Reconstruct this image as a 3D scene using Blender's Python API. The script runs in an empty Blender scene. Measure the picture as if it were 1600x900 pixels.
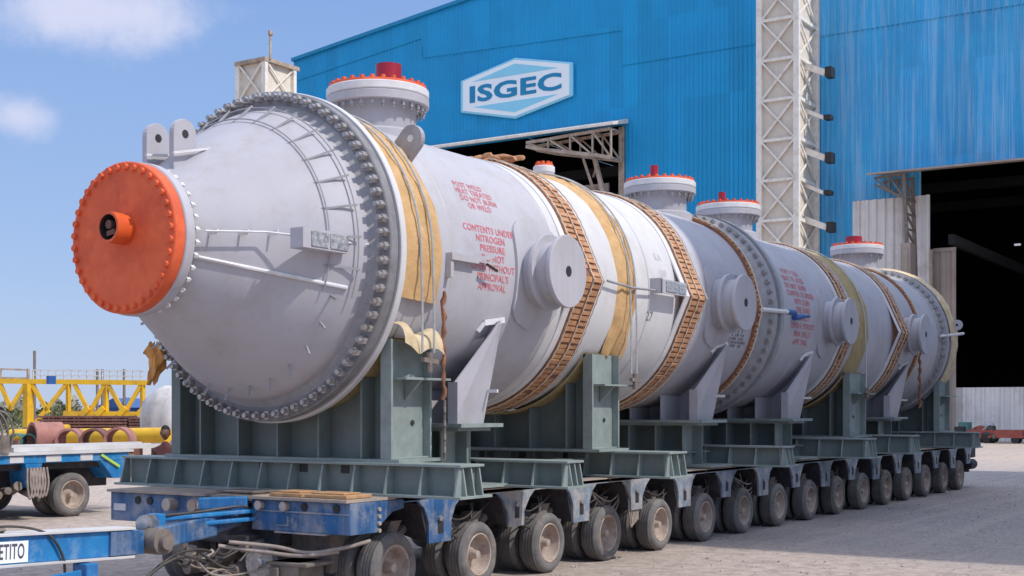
import bpy, bmesh, math, random
from math import sin, cos, pi, radians, sqrt, acos
from mathutils import Vector, Matrix
random.seed(7)
S = bpy.context.scene
COL = S.collection
# ------------------------------------------------------------------ camera
cam = bpy.data.cameras.new('camera'); camo = bpy.data.objects.new('camera', cam); COL.objects.link(camo)
S.camera = camo
PSI = radians(32.83)
camo.location = (-11.15, -8.67, 2.09)
camo.rotation_euler = (pi/2, 0, PSI - pi/2)
cam.sensor_width = 36; cam.lens = 2041.7/1600*36; cam.shift_y = 190.7/1600
cam.clip_start = 0.1; cam.clip_end = 3000
# ------------------------------------------------------------------ light
SUNV = Vector((0.07, -0.66, 0.75)).normalized()
ELEV = math.asin(SUNV.z)
W = bpy.data.worlds.new('World'); S.world = W; W.use_nodes = True
nt = W.node_tree; nt.nodes.clear()
def N(t, typ, **k):
    n = t.nodes.new(typ)
    for a, b in k.items():
        if a.startswith('i_'): n.inputs[a[2:].replace('_', ' ')].default_value = b
        else: setattr(n, a, b)
    return n
out = N(nt, 'ShaderNodeOutputWorld'); bg = N(nt, 'ShaderNodeBackground'); bg.inputs[1].default_value = 0.15
sky = N(nt, 'ShaderNodeTexSky', sky_type='NISHITA'); sky.sun_disc = False
sky.sun_elevation = ELEV; sky.sun_rotation = math.atan2(SUNV.x, SUNV.y)
sky.air_density = 1.0; sky.dust_density = 0.6; sky.ozone_density = 2.2; sky.altitude = 0
tc = N(nt, 'ShaderNodeTexCoord')
noi = N(nt, 'ShaderNodeTexNoise'); noi.inputs['Scale'].default_value = 9; noi.inputs['Detail'].default_value = 8; noi.inputs['Roughness'].default_value = .6
nt.links.new(tc.outputs['Generated'], noi.inputs['Vector'])
def vdir(px, py):
    a = (px-800)/2041.7; b = (640.7-py)/2041.7
    return Vector((cos(PSI)+a*sin(PSI), sin(PSI)-a*cos(PSI), b)).normalized()
mask = None
for (px, py, wx, wy, st) in ((175, 22, 180, 66, .85), (28, 182, 60, 40, .75), (60, 30, 90, 30, .4)):
    d = vdir(px, py); u = Vector((d.y, -d.x, 0)).normalized(); v = u.cross(d).normalized()
    du = N(nt, 'ShaderNodeVectorMath', operation='DOT_PRODUCT'); du.inputs[1].default_value = u*2041.7/wx
    dv = N(nt, 'ShaderNodeVectorMath', operation='DOT_PRODUCT'); dv.inputs[1].default_value = v*2041.7/wy
    dd = N(nt, 'ShaderNodeVectorMath', operation='DOT_PRODUCT'); dd.inputs[1].default_value = d
    for q in (du, dv, dd): nt.links.new(tc.outputs['Generated'], q.inputs[0])
    cb = N(nt, 'ShaderNodeCombineXYZ'); nt.links.new(du.outputs['Value'], cb.inputs[0]); nt.links.new(dv.outputs['Value'], cb.inputs[1])
    ln = N(nt, 'ShaderNodeVectorMath', operation='LENGTH'); nt.links.new(cb.outputs[0], ln.inputs[0])
    ad = N(nt, 'ShaderNodeMath', operation='MULTIPLY_ADD'); ad.inputs[1].default_value = 2.8; nt.links.new(noi.outputs['Fac'], ad.inputs[0]); nt.links.new(ln.outputs['Value'], ad.inputs[2])
    mr = N(nt, 'ShaderNodeMapRange', interpolation_type='SMOOTHSTEP'); mr.inputs['From Min'].default_value = 2.45; mr.inputs['From Max'].default_value = 1.45
    mr.inputs['To Min'].default_value = 0; mr.inputs['To Max'].default_value = st
    nt.links.new(ad.outputs[0], mr.inputs['Value'])
    gt = N(nt, 'ShaderNodeMath', operation='GREATER_THAN'); gt.inputs[1].default_value = .5; nt.links.new(dd.outputs['Value'], gt.inputs[0])
    ml = N(nt, 'ShaderNodeMath', operation='MULTIPLY'); nt.links.new(gt.outputs[0], ml.inputs[0]); nt.links.new(mr.outputs[0], ml.inputs[1])
    if mask is None: mask = ml.outputs[0]
    else:
        mx = N(nt, 'ShaderNodeMath', operation='MAXIMUM'); nt.links.new(mask, mx.inputs[0]); nt.links.new(ml.outputs[0], mx.inputs[1]); mask = mx.outputs[0]
mixc = N(nt, 'ShaderNodeMix', data_type='RGBA'); nt.links.new(mask, mixc.inputs[0])
hs = N(nt, 'ShaderNodeHueSaturation'); hs.inputs['Saturation'].default_value = 1.0; hs.inputs['Value'].default_value = 1.0
sp = N(nt, 'ShaderNodeSeparateXYZ'); nt.links.new(tc.outputs['Generated'], sp.inputs[0])
grd = N(nt, 'ShaderNodeValToRGB'); nt.links.new(sp.outputs['Z'], grd.inputs[0])
grd.color_ramp.elements[0].color = (2.7, 3.35, 4.9, 1); grd.color_ramp.elements[1].color = (6.5, 7.1, 8.8, 1)
for pos, colr in ((.12, (2.05, 2.95, 4.9, 1)), (.33, (1.4, 2.45, 4.75, 1)), (.52, (5.2, 6.0, 8.0, 1))):  # sky above the view made brighter than the visible part, as added fill light
    e_ = grd.color_ramp.elements.new(pos); e_.color = colr
smx = N(nt, 'ShaderNodeMix', data_type='RGBA'); smx.inputs[0].default_value = .85
nt.links.new(sky.outputs[0], hs.inputs['Color']); nt.links.new(hs.outputs[0], smx.inputs[6]); nt.links.new(grd.outputs[0], smx.inputs[7]); nt.links.new(smx.outputs[2], mixc.inputs[6])
mixc.inputs[7].default_value = (4.5, 4.6, 5.7, 1)
nt.links.new(mixc.outputs[2], bg.inputs[0]); nt.links.new(bg.outputs[0], out.inputs[0])
sun = bpy.data.lights.new('sun', 'SUN'); suno = bpy.data.objects.new('sun', sun); COL.objects.link(suno)
sun.energy = 3.0; sun.angle = radians(.6); sun.color = (1, .95, .87)
suno.rotation_euler = SUNV.to_track_quat('Z', 'Y').to_euler(); suno.location = (0, -20, 40)
S.view_settings.view_transform = 'Standard'; S.view_settings.look = 'None'
S.view_settings.exposure = 0.14; S.view_settings.gamma = 1
try: S.view_settings.use_curve_mapping = False
except Exception: pass
S.cycles.max_bounces = 6
# ------------------------------------------------------------------ materials
def mat(name, c1, c2=None, rough=.6, scale=3., metal=0., bump=0., bscale=None, dirt=None, dscale=1.5, damt=.5, streak=None, stamt=.4, spec=.5, dlo=.5, dhi=.7, panel=None):
    """c1/c2 blend by noise, dirt = wear colour in patches, streak = vertical runs"""
    m = bpy.data.materials.new(name); m.use_nodes = True; t = m.node_tree
    p = t.nodes['Principled BSDF']; p.inputs['Roughness'].default_value = rough; p.inputs['Metallic'].default_value = metal
    p.inputs['Specular IOR Level'].default_value = spec
    geo = N(t, 'ShaderNodeNewGeometry')
    n1 = N(t, 'ShaderNodeTexNoise'); n1.inputs['Scale'].default_value = scale; n1.inputs['Detail'].default_value = 6; n1.inputs['Roughness'].default_value = .65
    t.links.new(geo.outputs['Position'], n1.inputs['Vector'])
    c2 = c2 or tuple(x*.8 for x in c1)
    r = N(t, 'ShaderNodeValToRGB'); r.color_ramp.elements[0].position = .35; r.color_ramp.elements[1].position = .65
    r.color_ramp.elements[0].color = (*c1, 1); r.color_ramp.elements[1].color = (*c2, 1)
    t.links.new(n1.outputs['Fac'], r.inputs[0]); cur = r.outputs[0]
    if dirt:
        n2 = N(t, 'ShaderNodeTexNoise'); n2.inputs['Scale'].default_value = dscale; n2.inputs['Detail'].default_value = 9; n2.inputs['Roughness'].default_value = .72
        ofs = N(t, 'ShaderNodeVectorMath', operation='ADD'); ofs.inputs[1].default_value = (3.1, 7.7, 1.3)
        t.links.new(geo.outputs['Position'], ofs.inputs[0]); t.links.new(ofs.outputs[0], n2.inputs['Vector'])
        mr = N(t, 'ShaderNodeMapRange'); mr.inputs['From Min'].default_value = dlo; mr.inputs['From Max'].default_value = dhi; mr.inputs['To Max'].default_value = damt
        t.links.new(n2.outputs['Fac'], mr.inputs['Value'])
        mx = N(t, 'ShaderNodeMix', data_type='RGBA'); t.links.new(mr.outputs[0], mx.inputs[0]); t.links.new(cur, mx.inputs[6]); mx.inputs[7].default_value = (*dirt, 1); cur = mx.outputs[2]
    if streak:
        mp = N(t, 'ShaderNodeVectorMath', operation='MULTIPLY'); mp.inputs[1].default_value = (3.2, 3.2, .09)
        t.links.new(geo.outputs['Position'], mp.inputs[0])
        n3 = N(t, 'ShaderNodeTexNoise'); n3.inputs['Scale'].default_value = 1.; n3.inputs['Detail'].default_value = 7; n3.inputs['Roughness'].default_value = .75
        t.links.new(mp.outputs[0], n3.inputs['Vector'])
        mr = N(t, 'ShaderNodeMapRange'); mr.inputs['From Min'].default_value = .47; mr.inputs['From Max'].default_value = .72; mr.inputs['To Max'].default_value = stamt
        t.links.new(n3.outputs['Fac'], mr.inputs['Value'])
        mx = N(t, 'ShaderNodeMix', data_type='RGBA'); t.links.new(mr.outputs[0], mx.inputs[0]); t.links.new(cur, mx.inputs[6]); mx.inputs[7].default_value = (*streak, 1); cur = mx.outputs[2]
    if panel:
        mp = N(t, 'ShaderNodeVectorMath', operation='MULTIPLY'); mp.inputs[1].default_value = (0, 1/1.26, 1/6.4)
        fl_ = N(t, 'ShaderNodeVectorMath', operation='FLOOR'); wn = N(t, 'ShaderNodeTexWhiteNoise', noise_dimensions='3D')
        t.links.new(geo.outputs['Position'], mp.inputs[0]); t.links.new(mp.outputs[0], fl_.inputs[0]); t.links.new(fl_.outputs[0], wn.inputs['Vector'])
        mr = N(t, 'ShaderNodeMapRange'); mr.inputs['To Min'].default_value = 1-panel; mr.inputs['To Max'].default_value = 1+panel; t.links.new(wn.outputs['Value'], mr.inputs['Value'])
        sc_ = N(t, 'ShaderNodeVectorMath', operation='SCALE'); t.links.new(cur, sc_.inputs[0]); t.links.new(mr.outputs[0], sc_.inputs['Scale']); cur = sc_.outputs[0]
    t.links.new(cur, p.inputs['Base Color'])
    rr = N(t, 'ShaderNodeMapRange'); rr.inputs['To Min'].default_value = max(.05, rough-.12); rr.inputs['To Max'].default_value = min(1, rough+.12)
    t.links.new(n1.outputs['Fac'], rr.inputs['Value']); t.links.new(rr.outputs[0], p.inputs['Roughness'])
    if bump:
        nb = N(t, 'ShaderNodeTexNoise'); nb.inputs['Scale'].default_value = bscale or scale*6; nb.inputs['Detail'].default_value = 5
        t.links.new(geo.outputs['Position'], nb.inputs['Vector'])
        b = N(t, 'ShaderNodeBump'); b.inputs['Strength'].default_value = bump; b.inputs['Distance'].default_value = .02
        t.links.new(nb.outputs['Fac'], b.inputs['Height']); t.links.new(b.outputs[0], p.inputs['Normal'])
    return m
M = {}
M['shell'] = mat('grey_white_paint', (.47, .46, .50), (.41, .40, .44), rough=.5, scale=.9, dirt=(.34, .31, .30), dscale=2.6, damt=.6, bump=.10, bscale=1.6, streak=(.36, .33, .31), stamt=.5, dlo=.5, dhi=.75, spec=.4)
M['shell_b'] = mat('pale_sunlit_paint', (.64, .63, .64), (.57, .56, .57), rough=.55, scale=1.2, dirt=(.48, .44, .42), dscale=1.9, damt=.5, spec=.4, streak=(.5, .46, .44), stamt=.3)
M['cone'] = mat('cone_paint', (.45, .44, .48), (.40, .39, .43), rough=.58, scale=.7, dirt=(.35, .31, .29), dscale=2.3, damt=.6, bump=.06, bscale=1.2, spec=.35, streak=(.38, .35, .34), stamt=.22)
M['flange'] = mat('flange_paint', (.36, .355, .38), (.27, .265, .28), rough=.45, scale=5, dirt=(.24, .22, .21), dscale=4, damt=.5)
M['lip'] = mat('white_lip', (.72, .71, .72), (.6, .59, .6), rough=.5, scale=5)
M['gap'] = mat('gasket_grey', (.16, .15, .15), (.10, .095, .095), rough=.7, scale=8)
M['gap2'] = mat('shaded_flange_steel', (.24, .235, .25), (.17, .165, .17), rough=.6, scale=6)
M['bolt'] = mat('zinc_bolt', (.52, .50, .49), (.33, .30, .29), rough=.32, metal=.55, scale=16, dirt=(.16, .11, .09), dscale=12, damt=.6)
M['orange'] = mat('orange_cover', (.76, .13, .04), (.64, .095, .03), rough=.65, scale=4, dirt=(.38, .05, .02), dscale=2.5, damt=.6, bump=.12, bscale=14, streak=(.66, .13, .05), stamt=.3)
M['orange2'] = mat('orange_pipe', (.68, .12, .03), (.56, .07, .02), rough=.4, scale=5)
M['redcap'] = mat('crimson_cap', (.36, .012, .035), (.26, .01, .03), rough=.35, scale=4)
M['redtxt'] = mat('red_stencil', (.55, .06, .09), (.62, .22, .25), rough=.7, scale=20)
M['blktxt'] = mat('black_stencil', (.10, .10, .12), (.26, .26, .29), rough=.7, scale=20)
M['blanket'] = mat('tan_padding', (.60, .39, .19), (.50, .30, .13), rough=.85, scale=5, bump=.5, bscale=16, dirt=(.36, .22, .10), dscale=4, damt=.5)
M['blanket_b'] = mat('khaki_padding', (.42, .33, .17), (.34, .26, .13), rough=.9, scale=5, bump=.5, bscale=16)
M['cloth'] = mat('cream_cloth', (.66, .55, .38), (.5, .38, .22), rough=.9, scale=6, bump=.3)
M['band'] = mat('rusty_mat', (.30, .14, .075), (.18, .08, .05), rough=.85, scale=7, bump=.4)
M['slat'] = mat('orange_brown_slat', (.56, .29, .14), (.36, .17, .09), rough=.8, scale=9, dirt=(.62, .38, .2), dscale=8, damt=.6)
M['rope'] = mat('pale_rope', (.68, .60, .50), (.5, .42, .33), rough=.8, scale=20)
M['steel_wire'] = mat('steel_cable', (.55, .56, .54), (.4, .4, .4), rough=.4, metal=.4, scale=20)
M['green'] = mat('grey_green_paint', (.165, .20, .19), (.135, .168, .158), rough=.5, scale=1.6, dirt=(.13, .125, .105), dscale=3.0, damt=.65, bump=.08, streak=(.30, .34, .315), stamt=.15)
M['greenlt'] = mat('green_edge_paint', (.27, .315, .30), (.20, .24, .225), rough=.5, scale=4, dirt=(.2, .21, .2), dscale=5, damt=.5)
M['black'] = mat('black_rubbery', (.016, .016, .018), (.03, .028, .028), rough=.6, scale=6)
M['blue'] = mat('trailer_blue', (.018, .11, .28), (.010, .06, .17), rough=.42, scale=3, dirt=(.26, .27, .30), dscale=3.0, damt=.9, bump=.1, streak=(.3, .33, .38), stamt=.6, dlo=.48, dhi=.66)
M['blueb'] = mat('drawbar_blue', (.018, .22, .50), (.012, .14, .38), rough=.38, scale=3, dirt=(.22, .34, .5), dscale=5, damt=.7, bump=.08, dlo=.5, dhi=.68)
M['bluew'] = mat('worn_blue', (.20, .23, .27), (.08, .14, .22), rough=.55, scale=6, dirt=(.36, .33, .31), dscale=3, damt=.95, bump=.1, streak=(.5, .48, .48), stamt=.5, dlo=.45, dhi=.6)
M['deck'] = mat('dusty_deck', (.42, .33, .25), (.30, .25, .22), rough=.9, scale=3, dirt=(.2, .2, .24), dscale=4, damt=.7)
M['under'] = mat('greasy_dark_steel', (.045, .042, .05), (.025, .025, .03), rough=.7, scale=4, dirt=(.12, .095, .08), dscale=5, damt=.7)
M['axle'] = mat('dusty_steel', (.24, .195, .165), (.15, .125, .11), rough=.8, scale=6, dirt=(.07, .06, .055), dscale=7, damt=.7)
M['tyre'] = mat('dusty_tyre', (.17, .16, .155), (.115, .107, .103), rough=.9, scale=5, dirt=(.27, .22, .185), dscale=3.5, damt=.8, bump=.25, bscale=30)
M['rim'] = mat('dusty_rim', (.46, .37, .31), (.32, .25, .21), rough=.75, scale=6, dirt=(.17, .12, .095), dscale=7, damt=.8)
M['hub'] = mat('hub_cap', (.52, .44, .38), (.36, .29, .24), rough=.5, metal=.2, scale=10)
M['wood'] = mat('raw_planks', (.50, .30, .15), (.38, .21, .10), rough=.8, scale=8, dirt=(.26, .14, .08), dscale=9, damt=.6)
M['chrome'] = mat('bare_steel', (.5, .5, .52), (.3, .3, .32), rough=.3, metal=.7, scale=9, dirt=(.2, .16, .14), dscale=8, damt=.5)
M['hose'] = mat('black_hose', (.035, .032, .032), (.07, .06, .055), rough=.5, scale=9)
M['pale_hose'] = mat('dusty_hose', (.34, .28, .24), (.22, .18, .16), rough=.7, scale=9)
M['clad'] = mat('deep_blue_cladding', (.002, .33, .64), (.002, .29, .57), panel=.07, rough=.4, scale=.25, dirt=(.002, .25, .54), dscale=.12, damt=.6, streak=(.03, .34, .66), stamt=.35)
M['clad_w'] = mat('weathered_sunlit_cladding', (.04, .40, .72), (.03, .34, .66), panel=.10, rough=.45, scale=.25, dirt=(.05, .25, .53), dscale=.15, damt=.6, streak=(.42, .58, .74), stamt=.75)  # weathered blue; the pale streaks also paint in sunlight on the ribs
M['cream'] = mat('cream_cladding', (.85, .82, .78), (.78, .74, .70), rough=.6, scale=.5, dirt=(.38, .30, .26), dscale=.5, damt=.5, streak=(.3, .24, .22), stamt=.35)
M['tan_clad'] = mat('dusty_tan_cladding', (.40, .33, .28), (.31, .25, .21), rough=.7, scale=.5, streak=(.22, .17, .14), stamt=.5)
M['tower'] = mat('cream_tower_sheet', (.74, .67, .57), (.64, .56, .46), rough=.6, scale=.6, dirt=(.48, .40, .30), dscale=.7, damt=.3, streak=(.48, .38, .27), stamt=.2)
M['frame'] = mat('cream_steel', (.86, .81, .73), (.76, .70, .61), rough=.55, scale=2, dirt=(.35, .25, .18), dscale=2, damt=.5)
M['rustframe'] = mat('rusty_cream_steel', (.5, .42, .33), (.34, .25, .19), rough=.7, scale=1.5, dirt=(.18, .10, .07), dscale=1.5, damt=.7)
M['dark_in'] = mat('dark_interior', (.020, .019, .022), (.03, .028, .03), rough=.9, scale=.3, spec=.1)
M['yellow'] = mat('yellow_paint', (.78, .46, .012), (.64, .36, .012), rough=.5, scale=1.5, dirt=(.30, .18, .04), dscale=1.2, damt=.6)
M['rust'] = mat('rust_brown', (.20, .085, .06), (.13, .06, .05), rough=.85, scale=2, dirt=(.36, .20, .17), dscale=2, damt=.6)
M['pinkrust'] = mat('pinkish_rust', (.42, .20, .165), (.30, .13, .11), rough=.85, scale=2, dirt=(.2, .1, .08), dscale=2.5, damt=.6)
M['white'] = mat('white_paint', (.62, .60, .60), (.48, .46, .46), rough=.7, scale=2, dirt=(.36, .30, .27), dscale=1.5, damt=.7, streak=(.3, .25, .23), stamt=.5)
M['pale'] = mat('pale_galvanised', (.62, .61, .62), (.5, .48, .47), rough=.6, scale=2)
M['teal'] = mat('teal_paint', (.08, .22, .18), (.05, .15, .13), rough=.6)
M['signblue'] = mat('sign_blue', (.005, .24, .46), (.005, .22, .43), rough=.45, scale=1)
M['signlight'] = mat('sign_pale_blue', (.28, .68, .86), (.26, .64, .82), rough=.45, scale=1)
M['signwhite'] = mat('sign_white', (.88, .93, .95), (.84, .90, .93), rough=.45, scale=1)
M['plate'] = mat('engraved_plate', (.70, .71, .73), (.22, .23, .25), rough=.35, metal=.5, scale=28)
M['skin'] = mat('skin', (.16, .075, .045), (.14, .065, .04), rough=.6)
M['hair'] = mat('black_hair', (.01, .009, .009), (.014, .012, .012), rough=.8)
M['shirt'] = mat('maroon_shirt', (.10, .03, .028), (.08, .025, .025), rough=.85, scale=12)
M['trousers'] = mat('dark_trousers', (.03, .033, .045), (.02, .022, .03), rough=.85)
M['capblue'] = mat('blue_plastic', (.02, .10, .32), (.015, .08, .26), rough=.4)
M['limegrn'] = mat('lime_strap', (.45, .62, .10), (.36, .52, .08), rough=.7)
M['redbox'] = mat('faded_red', (.36, .09, .06), (.26, .06, .045), rough=.7, scale=3)
M['bag'] = mat('grey_white_bag', (.55, .54, .55), (.42, .40, .41), rough=.8, scale=3, bump=.4)
# ------------------------------------------------------------------ mesh builder
class MB:
    def __init__(s): s.v = []; s.f = []
    def add(s, vs, fs):
        k = len(s.v); s.v += [tuple(x) for x in vs]; s.f += [tuple(i+k for i in f) for f in fs]; return s
    def box(s, a, b):
        x0, x1 = sorted((a[0], b[0])); y0, y1 = sorted((a[1], b[1])); z0, z1 = sorted((a[2], b[2]))
        return s.add([(x0,y0,z0),(x1,y0,z0),(x1,y1,z0),(x0,y1,z0),(x0,y0,z1),(x1,y0,z1),(x1,y1,z1),(x0,y1,z1)],
                     [(0,3,2,1),(4,5,6,7),(0,1,5,4),(1,2,6,5),(2,3,7,6),(3,0,4,7)])
    def hexa(s, p): # 8 points bottom 4 then top 4
        return s.add(p, [(0,3,2,1),(4,5,6,7),(0,1,5,4),(1,2,6,5),(2,3,7,6),(3,0,4,7)])
    def bar(s, a, b, w, h=None, up=(0,0,1)):
        a = Vector(a); b = Vector(b); h = h or w; d = (b-a).normalized(); u = Vector(up)
        if abs(d.dot(u)) > .98: u = Vector((1,0,0))
        r = d.cross(u).normalized()*w/2; t = r.cross(d).normalized()*h/2
        return s.hexa([a-r-t, a+r-t, a+r+t, a-r+t, b-r-t, b+r-t, b+r+t, b-r+t])
    def cyl(s, a, b, r, n=16, r2=None, cap=True):
        a = Vector(a); b = Vector(b); r2 = r if r2 is None else r2; d = (b-a).normalized()
        u = Vector((0,0,1)) if abs(d.z) < .9 else Vector((1,0,0)); p = d.cross(u).normalized(); q = p.cross(d)
        vs = []
        for (c, rr) in ((a, r), (b, r2)):
            for i in range(n): t = 2*pi*i/n; vs.append(c+p*rr*cos(t)+q*rr*sin(t))
        fs = [(i, i+n, (i+1)%n+n, (i+1)%n) for i in range(n)]
        if cap: fs += [tuple(range(n)), tuple(range(2*n-1, n-1, -1))]
        return s.add(vs, fs)
    def tube(s, pts, r, n=7):
        pts = [Vector(p) for p in pts]; vs = []; m = len(pts); prev = None
        for i, p in enumerate(pts):
            d = (pts[min(i+1, m-1)]-pts[max(i-1, 0)]).normalized()
            if prev is None:
                u = Vector((0,0,1)) if abs(d.z) < .9 else Vector((1,0,0)); q = d.cross(u).normalized()
            else: q = (prev - d*prev.dot(d)).normalized()
            prev = q; w = d.cross(q)
            rr = r if not isinstance(r, (list, tuple)) else r[i]
            for k in range(n): t = 2*pi*k/n; vs.append(p+q*rr*cos(t)+w*rr*sin(t))
        fs = [(i*n+k, i*n+(k+1)%n, (i+1)*n+(k+1)%n, (i+1)*n+k) for i in range(m-1) for k in range(n)]
        fs += [tuple(range(n-1, -1, -1)), tuple(range((m-1)*n, m*n))]
        return s.add(vs, fs)
    def lathe(s, c, ax, prof, n=96, closed=False, rf=None, cap=True):
        """prof: list of (t along axis, r). ax 'x','y','z'. rf(theta, r)->r"""
        cx, cy, cz = c; vs = []
        for (t, r) in prof:
            for i in range(n):
                a = 2*pi*i/n; R = rf(a, r) if rf else r
                u, v = R*cos(a), R*sin(a)
                if ax == 'x': vs.append((cx+t, cy-u, cz+v))
                elif ax == 'y': vs.append((cx+u, cy+t, cz+v))
                else: vs.append((cx+u, cy+v, cz+t))
        m = len(prof); fs = []
        for j in range(m if closed else m-1):
            for i in range(n):
                k = (j+1) % m
                fs.append((j*n+i, j*n+(i+1)%n, k*n+(i+1)%n, k*n+i))
        if not closed and cap:
            if prof[0][1] > 1e-4: fs.append(tuple(range(n-1, -1, -1)))
            if prof[-1][1] > 1e-4: fs.append(tuple((m-1)*n+i for i in range(n)))
        return s.add(vs, fs)
    def prism(s, poly, ax, t0, t1):
        """poly 2D; ax 'x' -> (y,z), 'y' -> (x,z), 'z' -> (x,y)"""
        def P(p, t):
            return (t, p[0], p[1]) if ax == 'x' else ((p[0], t, p[1]) if ax == 'y' else (p[0], p[1], t))
        n = len(poly)
        return s.add([P(p, t0) for p in poly]+[P(p, t1) for p in poly],
                     [tuple(range(n)), tuple(range(2*n-1, n-1, -1))]+[(i, i+n, (i+1)%n+n, (i+1)%n) for i in range(n)])
    def blob(s, c, r, n=10, jit=.15, seed=0):
        rnd = random.Random(seed); vs = []; c = Vector(c); r = Vector(r) if hasattr(r, '__len__') else Vector((r,r,r))
        m = n//2
        for j in range(m+1):
            ph = pi*j/m
            for i in range(n):
                t = 2*pi*i/n; k = 1+rnd.uniform(-jit, jit)
                vs.append((c.x+r.x*k*sin(ph)*cos(t), c.y+r.y*k*sin(ph)*sin(t), c.z+r.z*k*cos(ph)))
        return s.add(vs, [(j*n+i, (j+1)*n+i, (j+1)*n+(i+1)%n, j*n+(i+1)%n) for j in range(m) for i in range(n)])
    def build(s, name, m, parent=None, smooth=None, bevel=0., origin=None):
        me = bpy.data.meshes.new(name)
        org = Vector((0,0,0))
        if parent is None:
            if origin is not None: org = Vector(origin)
            else:
                xs = [v[0] for v in s.v]; ys = [v[1] for v in s.v]; zs = [v[2] for v in s.v]
                org = Vector(((min(xs)+max(xs))/2, (min(ys)+max(ys))/2, min(zs)))
        me.from_pydata([(v[0]-org.x, v[1]-org.y, v[2]-org.z) for v in s.v], [], s.f)
        bm = bmesh.new(); bm.from_mesh(me)
        bmesh.ops.recalc_face_normals(bm, faces=bm.faces); bm.to_mesh(me); bm.free()
        me.materials.append(M[m] if isinstance(m, str) else m)
        o = bpy.data.objects.new(name, me); COL.objects.link(o); o.location = org
        if smooth:
            for p in me.polygons: p.use_smooth = True
            try: me.set_sharp_from_angle(angle=radians(smooth if smooth is not True else 35))
            except Exception: pass
        if bevel:
            b = o.modifiers.new('bevel', 'BEVEL'); b.width = bevel; b.segments = 2; b.limit_method = 'ANGLE'; b.angle_limit = radians(40)
        if parent is not None:
            o.parent = parent; o.matrix_parent_inverse = Matrix.Translation(-world_loc(parent))
        return o
def world_loc(o):
    v = Vector(o.location)
    while o.parent is not None:
        p = o.parent; v = v + world_loc(p) + o.matrix_parent_inverse.translation; break
    return v
def tag(o, label=None, cat=None, group=None, kind=None):
    if label: o['label'] = label
    if cat: o['category'] = cat
    if group: o['group'] = group
    if kind: o['kind'] = kind
    return o
def thing(name, loc, label, cat, group=None):
    o = bpy.data.objects.new(name, None); o.location = loc; o.empty_display_size = .3; COL.objects.link(o)
    return tag(o, label, cat, group)
def copy_tree(o, parent=None, off=None):
    c = o.copy(); COL.objects.link(c)
    if parent is not None: c.parent = parent
    if off is not None: c.location = Vector(o.location)+Vector(off)
    for ch in list(o.children): copy_tree(ch, c)
    return c
YA, H, R = 1.67, 3.81, 1.70
C0 = (0, YA, H)
def cp(X, th, r): # point round the vessel: th degrees up from the near side
    a = radians(th); return Vector((X, YA-r*cos(a), H+r*sin(a)))
def hull(h, R0):
    a = acos(R0/(R0+h))
    def f(t, r):
        t = (t+pi) % (2*pi)-pi
        k = R0/cos(a-abs(t)) if abs(t) < a else R0
        return r-R0+k
    return f
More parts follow.
